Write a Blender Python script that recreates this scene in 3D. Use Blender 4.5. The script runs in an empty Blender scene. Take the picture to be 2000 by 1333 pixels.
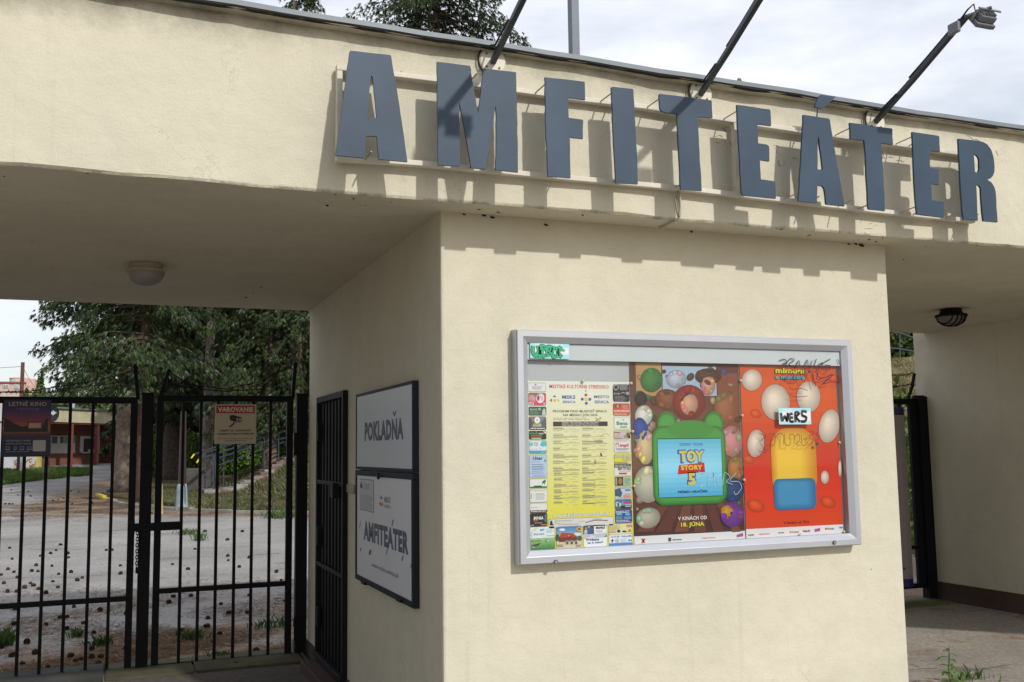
import bpy, bmesh, math, random
import numpy as np
from mathutils import Vector, Matrix
random.seed(7); rng = np.random.default_rng(7)
S = bpy.context.scene; C = S.collection

# ------------------------------------------------------------------ camera
YAW, PITCH, ROLL = 0.37469, 0.10807, -0.01448
FPX = 1946.46; CAM = np.array([-1.4194, -4.53347, 1.6])
cy_, sy_ = math.cos(YAW), math.sin(YAW)
FW = np.array([sy_*math.cos(PITCH), cy_*math.cos(PITCH), math.sin(PITCH)])
_r = np.array([cy_, -sy_, 0.0]); _u = np.cross(_r, FW)
RT = math.cos(ROLL)*_r + math.sin(ROLL)*_u
UP = -math.sin(ROLL)*_r + math.cos(ROLL)*_u
cam = bpy.data.cameras.new('camera'); co = bpy.data.objects.new('camera', cam); C.objects.link(co)
cam.sensor_width = 36; cam.lens = FPX*36/2000; cam.clip_end = 3000; cam.clip_start = 0.05
co.matrix_world = Matrix(((RT[0], UP[0], -FW[0], CAM[0]), (RT[1], UP[1], -FW[1], CAM[1]), (RT[2], UP[2], -FW[2], CAM[2]), (0, 0, 0, 1)))
S.camera = co

# ------------------------------------------------------------------ light
SUN_TO = Vector((0.29, -1.0, 0.72)).normalized()       # towards the sun
EL = math.asin(SUN_TO.z); AZ = math.atan2(SUN_TO.x, SUN_TO.y)
S.view_settings.view_transform = 'Standard'; S.view_settings.look = 'None'
S.view_settings.exposure = 0.18; S.view_settings.gamma = 1.0
w = bpy.data.worlds.new("World"); S.world = w; w.use_nodes = True
nt = w.node_tree; N = nt.nodes; L = nt.links; N.clear()
wo = N.new('ShaderNodeOutputWorld'); bg = N.new('ShaderNodeBackground'); sky = N.new('ShaderNodeTexSky')
sky.sky_type = 'NISHITA'; sky.sun_disc = False; sky.sun_elevation = EL; sky.sun_rotation = AZ
sky.air_density = 1.2; sky.dust_density = 1.5
tc = N.new('ShaderNodeTexCoord'); mp = N.new('ShaderNodeMapping'); mp.inputs['Scale'].default_value = (1.0, 1.0, 3.2)
nz = N.new('ShaderNodeTexNoise'); nz.inputs['Scale'].default_value = 2.6; nz.inputs['Detail'].default_value = 7; nz.inputs['Roughness'].default_value = .55
cr = N.new('ShaderNodeValToRGB'); cr.color_ramp.elements[0].position = .33; cr.color_ramp.elements[0].color = (.45, .45, .45, 1); cr.color_ramp.elements[1].position = .60; cr.color_ramp.elements[1].color = (.97, .97, .97, 1)
mx = N.new('ShaderNodeMix'); mx.data_type = 'RGBA'; mx.inputs['B'].default_value = (9.3, 9.55, 10.3, 1)
L.new(tc.outputs['Generated'], mp.inputs['Vector']); L.new(mp.outputs['Vector'], nz.inputs['Vector']); L.new(nz.outputs['Fac'], cr.inputs['Fac'])
sxy = N.new('ShaderNodeSeparateXYZ'); L.new(tc.outputs['Generated'], sxy.inputs[0])     # cloud thinned to the unseen south to deepen shade, veil to the north
mry = N.new('ShaderNodeMapRange'); mry.inputs['From Min'].default_value = -.35; mry.inputs['From Max'].default_value = .25; mry.inputs['To Min'].default_value = .45; mry.inputs['To Max'].default_value = 1.0
L.new(sxy.outputs['Y'], mry.inputs['Value']); mfy = N.new('ShaderNodeMath'); mfy.operation = 'MULTIPLY'; L.new(cr.outputs['Color'], mfy.inputs[0]); L.new(mry.outputs[0], mfy.inputs[1])
L.new(mfy.outputs[0], mx.inputs['Factor']); L.new(sky.outputs['Color'], mx.inputs['A']); L.new(mx.outputs['Result'], bg.inputs['Color'])
bg.inputs['Strength'].default_value = 0.10; L.new(bg.outputs['Background'], wo.inputs['Surface'])
sl = bpy.data.lights.new('sun', 'SUN'); sl.energy = 2.5; sl.angle = math.radians(1.3); sl.color = (1.0, .985, .945)
so = bpy.data.objects.new('sun', sl); C.objects.link(so); so.rotation_euler = (-SUN_TO).to_track_quat('-Z', 'Y').to_euler()

# ------------------------------------------------------------------ helpers
def ray(x, y): return FW + RT*(x-1000)/FPX - UP*(y-666.5)/FPX
def onY(x, y, Y): d = ray(x, y); return CAM + d*(Y-CAM[1])/d[1]
def onX(x, y, X): d = ray(x, y); return CAM + d*(X-CAM[0])/d[0]
def onZ(x, y, Z): d = ray(x, y); return CAM + d*(Z-CAM[2])/d[2]
def onP(x, y, P, n): d = ray(x, y); return CAM + d*(np.dot(np.array(P)-CAM, n)/np.dot(d, n))
def srgb(r, g, b):
    f = lambda c: (c/255/12.92 if c/255 <= .04045 else ((c/255+.055)/1.055)**2.4)
    return (f(r), f(g), f(b))

def new_mat(name):
    m = bpy.data.materials.new(name); m.use_nodes = True
    n = m.node_tree.nodes; l = m.node_tree.links; b = n['Principled BSDF']
    return m, n, l, b
def noise(n, l, vec, scale, detail=4, rough=.55):
    t = n.new('ShaderNodeTexNoise'); t.inputs['Scale'].default_value = scale; t.inputs['Detail'].default_value = detail; t.inputs['Roughness'].default_value = rough
    l.new(vec, t.inputs['Vector']); return t
def ramp(n, l, fac, p0, p1, c0=(0, 0, 0, 1), c1=(1, 1, 1, 1)):
    t = n.new('ShaderNodeValToRGB'); e = t.color_ramp.elements
    e[0].position = p0; e[0].color = c0; e[1].position = p1; e[1].color = c1; l.new(fac, t.inputs['Fac']); return t
def mixc(n, l, fac, a, b, mode='MIX'):
    t = n.new('ShaderNodeMix'); t.data_type = 'RGBA'; t.blend_type = mode
    for s, v in (('Factor', fac), ('A', a), ('B', b)):
        if hasattr(v, 'links'): l.new(v, t.inputs[s])
        elif s == 'Factor': t.inputs[s].default_value = v
        else: t.inputs[s].default_value = (*v[:3], 1)
    return t.outputs['Result']
def geo_pos(n): return n.new('ShaderNodeNewGeometry').outputs['Position']
def col_attr(n):
    a = n.new('ShaderNodeAttribute'); a.attribute_name = 'Col'; return a.outputs['Color']
def bump(n, l, b, h, strength, dist=.01, prev=None):
    t = n.new('ShaderNodeBump'); t.inputs['Strength'].default_value = strength; t.inputs['Distance'].default_value = dist
    l.new(h, t.inputs['Height'])
    if prev: l.new(prev, t.inputs['Normal'])
    l.new(t.outputs['Normal'], b.inputs['Normal']); return t.outputs['Normal']
def mat_paint(name, rough=.6, metal=0., var=.12, vs=6., bs=0., bsc=60., spec=.4, dirt=0.):
    m, n, l, b = new_mat(name); tcn = n.new('ShaderNodeTexCoord').outputs['Object']
    t = noise(n, l, tcn, vs, 5); r = ramp(n, l, t.outputs['Fac'], .3, .7, (1-var, 1-var, 1-var, 1), (1+var*.5,)*3+(1,))
    c = mixc(n, l, 1.0, col_attr(n), r.outputs['Color'], 'MULTIPLY')
    if dirt:
        t2 = noise(n, l, tcn, 2.3, 7, .7); r2 = ramp(n, l, t2.outputs['Fac'], .52, .72)
        c = mixc(n, l, r2.outputs['Color'], c, (.05, .045, .035)) if dirt >= 1 else mixc(n, l, mixc(n, l, 1-dirt, r2.outputs['Color'], (0, 0, 0)), c, (.06, .05, .04))
    l.new(c, b.inputs['Base Color']); b.inputs['Roughness'].default_value = rough; b.inputs['Metallic'].default_value = metal
    b.inputs['Specular IOR Level'].default_value = spec
    if bs:
        t3 = noise(n, l, tcn, bsc, 4); bump(n, l, b, t3.outputs['Fac'], bs, .004)
    return m

M = {}
M['print'] = mat_paint('printed_paper', .45, 0, .03, 3, spec=.35)
M['paint'] = mat_paint('painted_metal', .5, 0, .12, 8)
M['black'] = mat_paint('black_metal', .6, 0, .2, 6, 0, 50, spec=.12)
M['letter'] = mat_paint('letter_metal', .5, 0, .22, 3, .25, 7, spec=.3)
M['beige'] = mat_paint('beige_painted_metal', .55, 0, .12, 12, 0, 60, dirt=.15)
M['alu'] = mat_paint('brushed_aluminium', .38, .45, .05, 5, 0, 30)
M['concrete'] = mat_paint('rough_concrete', .9, 0, .35, 3, .5, 30, spec=.2, dirt=.3)
M['bark'] = mat_paint('tree_bark', .95, 0, .5, 9, 1., 16, spec=.1)
M['cone'] = mat_paint('cone_scales', .85, 0, .4, 60, .5, 90, spec=.2)
M['straw'] = mat_paint('dry_needles', .9, 0, .3, 5, spec=.1)
M['rough'] = mat_paint('plaster_far', .9, 0, .15, 1.5, .2, 20, spec=.2, dirt=.15)
# foliage
m, n, l, b = new_mat('foliage'); out = n['Material Output']
a = col_attr(n); t = noise(n, l, geo_pos(n), 1.1, 3); r = ramp(n, l, t.outputs['Fac'], .3, .7, (.6, .6, .6, 1), (1.25, 1.25, 1.2, 1))
c = mixc(n, l, 1., a, r.outputs['Color'], 'MULTIPLY'); l.new(c, b.inputs['Base Color']); b.inputs['Roughness'].default_value = .55; b.inputs['Specular IOR Level'].default_value = .3
tr = n.new('ShaderNodeBsdfTranslucent'); l.new(c, tr.inputs['Color']); ms = n.new('ShaderNodeMixShader'); ms.inputs[0].default_value = .25
l.new(b.outputs[0], ms.inputs[1]); l.new(tr.outputs[0], ms.inputs[2]); l.new(ms.outputs[0], out.inputs['Surface']); M['leaf'] = m
# clear pane
m, n, l, b = new_mat('clear_pane'); out = n['Material Output']
tp = n.new('ShaderNodeBsdfTransparent'); tp.inputs[0].default_value = (.97, .98, .98, 1); gl = n.new('ShaderNodeBsdfGlossy'); gl.inputs['Roughness'].default_value = .03
fr = n.new('ShaderNodeFresnel'); fr.inputs[0].default_value = 1.42; ms = n.new('ShaderNodeMixShader')
l.new(fr.outputs[0], ms.inputs[0]); l.new(tp.outputs[0], ms.inputs[1]); l.new(gl.outputs[0], ms.inputs[2]); l.new(ms.outputs[0], out.inputs['Surface']); M['glass'] = m
m, n, l, b = new_mat('dark_window_glass'); b.inputs['Base Color'].default_value = (.03, .035, .04, 1); b.inputs['Roughness'].default_value = .1; M['dglass'] = m
# cream plaster
def plaster(name, base, soil=(.115, .105, .08)):
    m, n, l, b = new_mat(name); pos = geo_pos(n)
    big = noise(n, l, pos, .9, 5); r = ramp(n, l, big.outputs['Fac'], .3, .7, (.90, .90, .89, 1), (1.04, 1.035, 1.02, 1))
    c = mixc(n, l, 1., base, r.outputs['Color'], 'MULTIPLY')
    mid = noise(n, l, pos, 7, 6, .65); r = ramp(n, l, mid.outputs['Fac'], .35, .7, (.96, .955, .95, 1), (1.01, 1.01, 1.01, 1))
    c = mixc(n, l, 1., c, r.outputs['Color'], 'MULTIPLY')
    # dark grime plus painted shade: creeps down under the coping, streaks
    sx = n.new('ShaderNodeSeparateXYZ'); l.new(pos, sx.inputs[0])
    mr = n.new('ShaderNodeMapRange'); l.new(sx.outputs['Z'], mr.inputs['Value']); mr.inputs['From Min'].default_value = 3.16; mr.inputs['From Max'].default_value = 3.52
    gr = noise(n, l, pos, 3.1, 8, .72); ad = n.new('ShaderNodeMath'); ad.operation = 'MULTIPLY'; l.new(mr.outputs[0], ad.inputs[0]); l.new(gr.outputs['Fac'], ad.inputs[1])
    rr = ramp(n, l, ad.outputs[0], .27, .62, (0, 0, 0, 1), (.8, .8, .8, 1))
    c = mixc(n, l, rr.outputs['Color'], c, soil)
    mr2 = n.new('ShaderNodeMapRange'); l.new(sx.outputs['Z'], mr2.inputs['Value']); mr2.inputs['From Min'].default_value = 2.80; mr2.inputs['From Max'].default_value = 2.735
    sy = n.new('ShaderNodeMapRange'); l.new(sx.outputs['Y'], sy.inputs['Value']); sy.inputs['From Min'].default_value = -.20; sy.inputs['From Max'].default_value = -.215
    g3 = noise(n, l, pos, 7, 8, .8); a2 = n.new('ShaderNodeMath'); a2.operation = 'MULTIPLY'; l.new(mr2.outputs[0], a2.inputs[0]); l.new(g3.outputs['Fac'], a2.inputs[1])
    a3 = n.new('ShaderNodeMath'); a3.operation = 'MULTIPLY'; l.new(a2.outputs[0], a3.inputs[0]); l.new(sy.outputs[0], a3.inputs[1])
    r9 = ramp(n, l, a3.outputs[0], .36, .55, (0, 0, 0, 1), (.8, .8, .8, 1)); c = mixc(n, l, r9.outputs['Color'], c, soil)
    # vertical rain streaks
    mpn = n.new('ShaderNodeMapping'); mpn.inputs['Scale'].default_value = (14, 14, .55); l.new(pos, mpn.inputs['Vector'])
    st = noise(n, l, mpn.outputs[0], 1., 4, .6); r = ramp(n, l, st.outputs['Fac'], .60, .78, (0, 0, 0, 1), (.10, .10, .10, 1))
    c = mixc(n, l, r.outputs['Color'], c, soil)
    # hairline cracks and pits
    vo = n.new('ShaderNodeTexVoronoi'); vo.feature = 'DISTANCE_TO_EDGE'; vo.inputs['Scale'].default_value = 3.2
    ds = noise(n, l, pos, 4, 6, .7); va = mixc(n, l, .35, pos, ds.outputs['Color']); l.new(va, vo.inputs['Vector'])
    ck = ramp(n, l, vo.outputs['Distance'], .0, .006, (1, 1, 1, 1), (0, 0, 0, 1))
    gate = noise(n, l, pos, 1.7, 3); gr2 = ramp(n, l, gate.outputs['Fac'], .56, .64)
    ckm = mixc(n, l, 1., ck.outputs['Color'], gr2.outputs['Color'], 'MULTIPLY'); ckm2 = mixc(n, l, .55, ckm, (0, 0, 0))
    c = mixc(n, l, ckm2, c, soil)
    pit = noise(n, l, pos, 38, 3, .5); r = ramp(n, l, pit.outputs['Fac'], .755, .775, (0, 0, 0, 1), (.75, .75, .75, 1)); c = mixc(n, l, r.outputs['Color'], c, soil)
    l.new(c, b.inputs['Base Color']); b.inputs['Roughness'].default_value = .85; b.inputs['Specular IOR Level'].default_value = .2
    f1 = noise(n, l, pos, 95, 6, .7); p1 = bump(n, l, b, f1.outputs['Fac'], .42, .008)
    f2 = noise(n, l, pos, 16, 5, .6); p2 = bump(n, l, b, f2.outputs['Fac'], .15, .03, p1)
    f3 = noise(n, l, pos, 2.2, 3, .5); bump(n, l, b, f3.outputs['Fac'], .28, .09, p2)
    return m
M['cream'] = plaster('cream_plaster', (.60, .560, .448))
M['plinth'] = mat_paint('brown_plinth_paint', .8, 0, .3, 2, .4, 40, dirt=.5)

class MB:
    def __init__(s): s.v = []; s.f = []; s.c = []; s.col = (.5, .5, .5)
    def add(s, vs, fs, col=None):
        o = len(s.v); s.v += [tuple(map(float, p)) for p in vs]; s.f += [tuple(i+o for i in f) for f in fs]; s.c += [col or s.col]*len(fs)
    def box(s, x0, x1, y0, y1, z0, z1, col=None):
        vs = [(x, y, z) for x in (x0, x1) for y in (y0, y1) for z in (z0, z1)]
        s.add(vs, [(0, 1, 3, 2), (4, 6, 7, 5), (0, 4, 5, 1), (2, 3, 7, 6), (0, 2, 6, 4), (1, 5, 7, 3)], col)
    def obox(s, P, e, nrm, s0, s1, d0, d1, z0, z1, col=None):
        P = np.array(P, float); e = np.array(e); nrm = np.array(nrm); z = np.array([0, 0, 1.])
        vs = [P+e*a+nrm*d+z*h for a in (s0, s1) for d in (d0, d1) for h in (z0, z1)]
        s.add(vs, [(0, 1, 3, 2), (4, 6, 7, 5), (0, 4, 5, 1), (2, 3, 7, 6), (0, 2, 6, 4), (1, 5, 7, 3)], col)
    def tube(s, pts, r, n=8, col=None, caps=True, flat=0.):
        pts = [np.array(p, float) for p in pts]; rs = r if hasattr(r, '__len__') else [r]*len(pts)
        vs = []; prev = None
        for i, p in enumerate(pts):
            t = pts[min(i+1, len(pts)-1)]-pts[max(i-1, 0)]; t = t/(np.linalg.norm(t)+1e-12)
            if prev is None:
                a = np.array([0, 0, 1.]) if abs(t[2]) < .9 else np.array([1., 0, 0])
                prev = np.cross(a, t)
            u = prev-t*np.dot(prev, t); u = u/(np.linalg.norm(u)+1e-12); prev = u; v = np.cross(t, u)
            for k in range(n):
                a = 2*math.pi*(k+.5)/n; vs.append(p+rs[i]*(u*math.cos(a)+v*math.sin(a)))
        fs = [(i*n+k, i*n+(k+1) % n, (i+1)*n+(k+1) % n, (i+1)*n+k) for i in range(len(pts)-1) for k in range(n)]
        if caps: fs += [tuple(range(n))[::-1], tuple((len(pts)-1)*n+k for k in range(n))]
        s.add(vs, fs, col)
    def lathe(s, P, prof, n=20, col=None):
        vs = [(P[0]+r*math.cos(2*math.pi*k/n), P[1]+r*math.sin(2*math.pi*k/n), P[2]+z) for r, z in prof for k in range(n)]
        fs = [(i*n+k, i*n+(k+1) % n, (i+1)*n+(k+1) % n, (i+1)*n+k) for i in range(len(prof)-1) for k in range(n)]
        s.add(vs, fs, col)
    def build(s, name, mat, parent=None, loc=None, smooth=False, bevel=0., seg=2):
        me = bpy.data.meshes.new(name); off = np.zeros(3)
        if parent is not None:
            pl = parent.location; pp = parent.parent
            off = np.array(pl, float)
            if pp is not None: off = off+np.array(pp.location)
        elif loc is not None: off = np.array(loc, float)
        me.from_pydata([tuple(np.array(p)-off) for p in s.v], [], s.f)
        at = me.attributes.new('Col', 'FLOAT_COLOR', 'FACE')
        at.data.foreach_set('color', np.array([(*c[:3], 1.) for c in s.c], dtype=np.float32).ravel())
        if smooth or bevel:
            bm = bmesh.new(); bm.from_mesh(me)
            bmesh.ops.recalc_face_normals(bm, faces=bm.faces)
            if bevel:
                ed = [e for e in bm.edges if len(e.link_faces) == 2 and e.calc_face_angle(0) > .5]
                bmesh.ops.bevel(bm, geom=ed, offset=bevel, segments=seg, affect='EDGES', profile=.5, clamp_overlap=True)
            bm.to_mesh(me); bm.free()
        if smooth: me.polygons.foreach_set('use_smooth', [True]*len(me.polygons))
        o = bpy.data.objects.new(name, me); C.objects.link(o); me.materials.append(M[mat] if isinstance(mat, str) else mat)
        if parent is not None: o.parent = parent
        elif loc is not None: o.location = loc
        return o

def tag(o, label, cat, group=None, kind=None):
    o['label'] = label; o['category'] = cat
    if group: o['group'] = group
    if kind: o['kind'] = kind
    return o
def thing(name, loc, label, cat, group=None):
    o = bpy.data.objects.new(name, None); C.objects.link(o); o.location = tuple(map(float, loc)); o.empty_display_size = .1
    return tag(o, label, cat, group)
def np_mesh(name, V, F, Cc, mat, parent=None, off=(0, 0, 0)):
    """V (n,3), F (m,k) index array, Cc (m,3)"""
    me = bpy.data.meshes.new(name); V = np.asarray(V, np.float32)-np.asarray(off, np.float32); F = np.asarray(F, np.int32); m_, k = F.shape
    me.vertices.add(len(V)); me.vertices.foreach_set('co', V.ravel())
    me.loops.add(m_*k); me.loops.foreach_set('vertex_index', F.ravel())
    me.polygons.add(m_); me.polygons.foreach_set('loop_start', np.arange(0, m_*k, k, dtype=np.int32)); me.update(calc_edges=True)
    at = me.attributes.new('Col', 'FLOAT_COLOR', 'FACE'); c4 = np.ones((m_, 4), np.float32); c4[:, :3] = Cc; at.data.foreach_set('color', c4.ravel())
    o = bpy.data.objects.new(name, me); C.objects.link(o); me.materials.append(M[mat])
    if parent is not None: o.parent = parent
    else: o.location = off
    return o

# ------------------------------------------------------------------ lettering
_tc = {}
def text_geo(sx, bold=0.):
    k = (sx, bold)
    if k not in _tc:
        cu = bpy.data.curves.new('t', 'FONT'); cu.body = sx; cu.size = 1; cu.offset = bold; cu.space_character = 1+bold*1.6; cu.resolution_u = 2
        ob = bpy.data.objects.new('t', cu); C.objects.link(ob); dg = bpy.context.evaluated_depsgraph_get(); dg.update()
        me = bpy.data.meshes.new_from_object(ob.evaluated_get(dg))
        vs = np.array([v.co[:2] for v in me.vertices]) if len(me.vertices) else np.zeros((0, 2)); fs = [tuple(p.vertices) for p in me.polygons]
        bpy.data.objects.remove(ob); bpy.data.curves.remove(cu); bpy.data.meshes.remove(me); _tc[k] = (vs, fs)
    return _tc[k]
CAPH = {}
def caph(bold):
    if bold not in CAPH: v, _ = text_geo('H', bold); CAPH[bold] = (v[:, 1].min(), v[:, 1].max())
    return CAPH[bold]

class Sheet:
    """flat layout on a real wall plane; positions are given as photo pixels that are projected to that plane"""
    def __init__(s, axis, const, step=.0007):
        s.axis = axis; s.k = const; s.step = step; s.mb = MB(); s.n = 1.
    def uv(s, x, y):
        p = onY(x, y, s.k) if s.axis == 'Y' else onX(x, y, s.k)
        return np.array([p[0], p[2]]) if s.axis == 'Y' else np.array([-p[1], p[2]])
    def w(s, u, v, n=None):
        n = (s.n if n is None else n)*s.step
        return (u, s.k-n, v) if s.axis == 'Y' else (s.k-n, -u, v)
    def rect_uv(s, u0, v0, u1, v1, col): s.mb.add([s.w(u0, v0), s.w(u1, v0), s.w(u1, v1), s.w(u0, v1)], [(0, 1, 2, 3)], col)
    def rect(s, x0, y0, x1, y1, col): a = s.uv(x0, y0); b = s.uv(x1, y1); s.rect_uv(a[0], a[1], b[0], b[1], col)
    def rrect(s, x0, y0, x1, y1, col, r=.15, k=4):
        a = s.uv(x0, y0); b = s.uv(x1, y1); u0, u1 = sorted((a[0], b[0])); v0, v1 = sorted((a[1], b[1])); rr = r*min(u1-u0, v1-v0); P = []
        for cx, cyy, a0 in ((u1-rr, v1-rr, 0), (u0+rr, v1-rr, 90), (u0+rr, v0+rr, 180), (u1-rr, v0+rr, 270)):
            for i in range(k+1):
                t = math.radians(a0+90*i/k); P.append(s.w(cx+rr*math.cos(t), cyy+rr*math.sin(t)))
        s.mb.add(P, [tuple(range(len(P)))], col)
    def grad(s, x0, y0, x1, y1, c0, c1, k=12, c2=None):
        a = s.uv(x0, y0); b = s.uv(x1, y1)
        for i in range(k):
            t = (i+.5)/k
            if c2: cc = [c0[j]+(c1[j]-c0[j])*t*2 if t < .5 else c1[j]+(c2[j]-c1[j])*(t*2-1) for j in range(3)]
            else: cc = [c0[j]+(c1[j]-c0[j])*t for j in range(3)]
            s.rect_uv(a[0], a[1]+(b[1]-a[1])*i/k, b[0], a[1]+(b[1]-a[1])*(i+1)/k, cc)
    def ell(s, x, y, rx, ry, col, n=20, rot=0.):
        P = []
        for i in range(n):
            t = 2*math.pi*i/n; dx = rx*math.cos(t); dy = ry*math.sin(t)
            P.append(s.w(*s.uv(x+dx*math.cos(rot)-dy*math.sin(rot), y+dx*math.sin(rot)+dy*math.cos(rot))))
        s.mb.add(P, [tuple(range(n))], col)
    def sell(s, x, y, rx, ry, col, n=20, rot=0., k=6, dx=-.22, dy=-.26):
        for i in range(k):
            f = 1-i/k*.86; g = .62+.62*i/k; s.ell(x+rx*dx*(1-f), y+ry*dy*(1-f), rx*f, ry*f, tuple(min(.9, c*g) for c in col), n, rot); s.n += .03
    def poly(s, pts, col): s.mb.add([s.w(*s.uv(*p)) for p in pts], [tuple(range(len(pts)))], col)
    def stroke(s, pts, wd, col, curve=True):
        Q = [s.uv(*p) for p in pts]
        if curve and len(Q) > 2:
            R = []
            for i in range(len(Q)-1):
                p0 = Q[max(i-1, 0)]; p1 = Q[i]; p2 = Q[i+1]; p3 = Q[min(i+2, len(Q)-1)]
                for j in range(5):
                    t = j/5; R.append(.5*((2*p1)+(-p0+p2)*t+(2*p0-5*p1+4*p2-p3)*t*t+(-p0+3*p1-3*p2+p3)*t**3))
            Q = R+[Q[-1]]
        V = []; h = wd/2
        for i, q in enumerate(Q):
            t = Q[min(i+1, len(Q)-1)]-Q[max(i-1, 0)]; t = t/(np.linalg.norm(t)+1e-12); nn = np.array([-t[1], t[0]])*h
            V += [s.w(*(q+nn)), s.w(*(q-nn))]
        s.mb.add(V, [(2*i, 2*i+1, 2*i+3, 2*i+2) for i in range(len(Q)-1)], col)
    def text(s, sx, xl, yb, xr, cap, col, bold=.02, slant=0., wob=0.):
        vs, fs = text_geo(sx, bold)
        if not len(vs): return
        lo, hi = caph(bold); a = s.uv(xl, yb); a2 = s.uv(xl, yb-cap); b = s.uv(xr, yb)
        b_u = b[0]; H = abs(a2[1]-a[1]); W = b_u-a[0]
        x0, x1 = vs[:, 0].min(), vs[:, 0].max()
        u = a[0]+(vs[:, 0]-x0)/(x1-x0)*W; v = a[1]+(vs[:, 1]-lo)/(hi-lo)*H
        u = u+slant*(v-a[1])
        s.mb.add([s.w(p, q) for p, q in zip(u, v)], fs, col)
    def lines(s, x0, y0, x1, y1, n, col, rag=.3, th=.35):
        a = s.uv(x0, y0); b = s.uv(x1, y1)
        for i in range(n):
            v = a[1]+(b[1]-a[1])*(i+.5)/n; h = abs(b[1]-a[1])/n*th; e = b[0]-(b[0]-a[0])*random.random()*rag
            u = a[0]
            while u < e:
                wl = (b[0]-a[0])*random.uniform(.06, .2); s.rect_uv(u, v-h/2, min(u+wl, e), v+h/2, col); u += wl*1.18
    def up(s): s.n += 1
    def build(s, name, parent=None, mat='print', loc=None):
        o = s.mb.build(name, mat, parent, loc=loc); s.mb = MB(); return o

# ------------------------------------------------------------------ terrain
def smooth(a, b, x): t = np.clip((x-a)/(b-a), 0, 1); return t*t*(3-2*t)
def gbase(y): return .02*np.clip(y-12, 0, 55)
def foot(y):
    return np.where(y < 20, 2.9+(20-y)*.5, np.where(y < 32, 2.9-(y-20)*.10, 1.7+(y-32)*.16))
def height(x, y):
    x = np.asarray(x, float); y = np.asarray(y, float)
    q = x-foot(y); e = .36*np.clip(q, 0, None); e = 3.75*(1-np.exp(-(e/3.75)**1.0*1.15))
    e = np.where(y < 5.5, e*smooth(4.2, 5.5, y), e)
    e = e+0.66*smooth(13, 20.5, x)*smooth(6, 12, y)
    wob = .06*np.sin(x*1.3+y*.7)*np.clip(q, 0, 1)
    return gbase(y)+e+wob
def ghit(px, py, t0=4, t1=120):
    d = ray(px, py); t = t0
    while t < t1:
        p = CAM+d*t
        if p[2] < height(p[0], p[1]): return p
        t += .03 if t < 20 else .1
    return CAM+d*t1
def grd(x, y, dz=0.): return np.array([x, y, float(height(x, y))+dz])
def at(px, Y, dz=0.):          # ground point below image column px at depth Y
    p = onY(px, 880, Y); return grd(p[0], Y, dz)

D = 3.582; W = 2.716; FO = -0.235; HS = 2.75
xs = np.unique(np.concatenate([np.linspace(-400, -40, 10), np.linspace(-40, -8, 20), np.linspace(-8, 26, 120), np.linspace(26, 60, 15), np.linspace(60, 500, 10)]))
ys = np.unique(np.concatenate([np.linspace(-60, 0, 10), np.linspace(0, 60, 170), np.linspace(60, 100, 12), np.linspace(100, 900, 12)]))
XX, YY = np.meshgrid(xs, ys); ZZ = height(XX, YY)-.012
nx, ny = len(xs), len(ys); V = np.stack([XX.ravel(), YY.ravel(), ZZ.ravel()], 1)
ii = np.arange(nx*ny).reshape(ny, nx); F = np.stack([ii[:-1, :-1].ravel(), ii[:-1, 1:].ravel(), ii[1:, 1:].ravel(), ii[1:, :-1].ravel()], 1)
m, n, l, b = new_mat('soil_and_turf'); pos = geo_pos(n)
t1 = noise(n, l, pos, .9, 6, .6); t2 = noise(n, l, pos, 12, 6, .7); t3 = noise(n, l, pos, .35, 3)
g = mixc(n, l, ramp(n, l, t1.outputs['Fac'], .38, .62).outputs['Color'], (.050, .062, .018), (.19, .145, .075))
g = mixc(n, l, ramp(n, l, t2.outputs['Fac'], .42, .62).outputs['Color'], g, (.10, .07, .035)); l.new(g, b.inputs['Base Color']); b.inputs['Roughness'].default_value = 1; b.inputs['Specular IOR Level'].default_value = .1
bump(n, l, b, t2.outputs['Fac'], .8, .05); M['soil'] = m
o = np_mesh('ground', V, F, np.full((len(F), 3), .1), 'soil'); o.data.polygons.foreach_set('use_smooth', [True]*len(F)); tag(o, 'dry grassy ground around the yard', 'ground', kind='structure')

# asphalt yard sheet behind the gates, with edge polygon
def yard_right(y):   # right edge (the kerb)
    pts = [(3.3, 9.5), (9, 8.5), (12, 6.4), (15.5, 4.6), (18.5, 3.5), (19.2, 2.72), (20.2, 1.32), (21.1, .55), (22.2, -.34), (24, -1.3), (26.6, -1.77), (29.6, -2.11), (32, -1.8), (36, -1.5), (40, -1.), (45, 1.), (70, 3.)]
    return np.interp(y, [p[0] for p in pts], [p[1] for p in pts])
m, n, l, b = new_mat('worn_asphalt'); pos = geo_pos(n)
wa = n.new('ShaderNodeAttribute'); wa.attribute_name = 'Litter'
t1 = noise(n, l, pos, .45, 5, .6); t2 = noise(n, l, pos, 26, 8, .8); t3 = noise(n, l, pos, 4, 8, .75); t4 = noise(n, l, pos, 1.3, 8, .7)
g = mixc(n, l, ramp(n, l, t1.outputs['Fac'], .35, .65).outputs['Color'], (.172, .160, .152), (.24, .226, .212))
g = mixc(n, l, 1., g, ramp(n, l, t2.outputs['Fac'], .36, .64, (.62, .62, .62, 1), (1.22, 1.22, 1.22, 1)).outputs['Color'], 'MULTIPLY')
mpn = n.new('ShaderNodeMapping'); mpn.inputs['Scale'].default_value = (.5, 1.2, 1); l.new(pos, mpn.inputs['Vector']); t5 = noise(n, l, mpn.outputs[0], 1.1, 7, .75)
g = mixc(n, l, ramp(n, l, t5.outputs['Fac'], .565, .64, (0, 0, 0, 1), (.5, .5, .5, 1)).outputs['Color'], g, (.06, .06, .062))
ma = n.new('ShaderNodeMath'); ma.operation = 'MULTIPLY_ADD'; l.new(wa.outputs['Fac'], ma.inputs[0]); ma.inputs[1].default_value = .42; l.new(t4.outputs['Fac'], ma.inputs[2])
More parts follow.
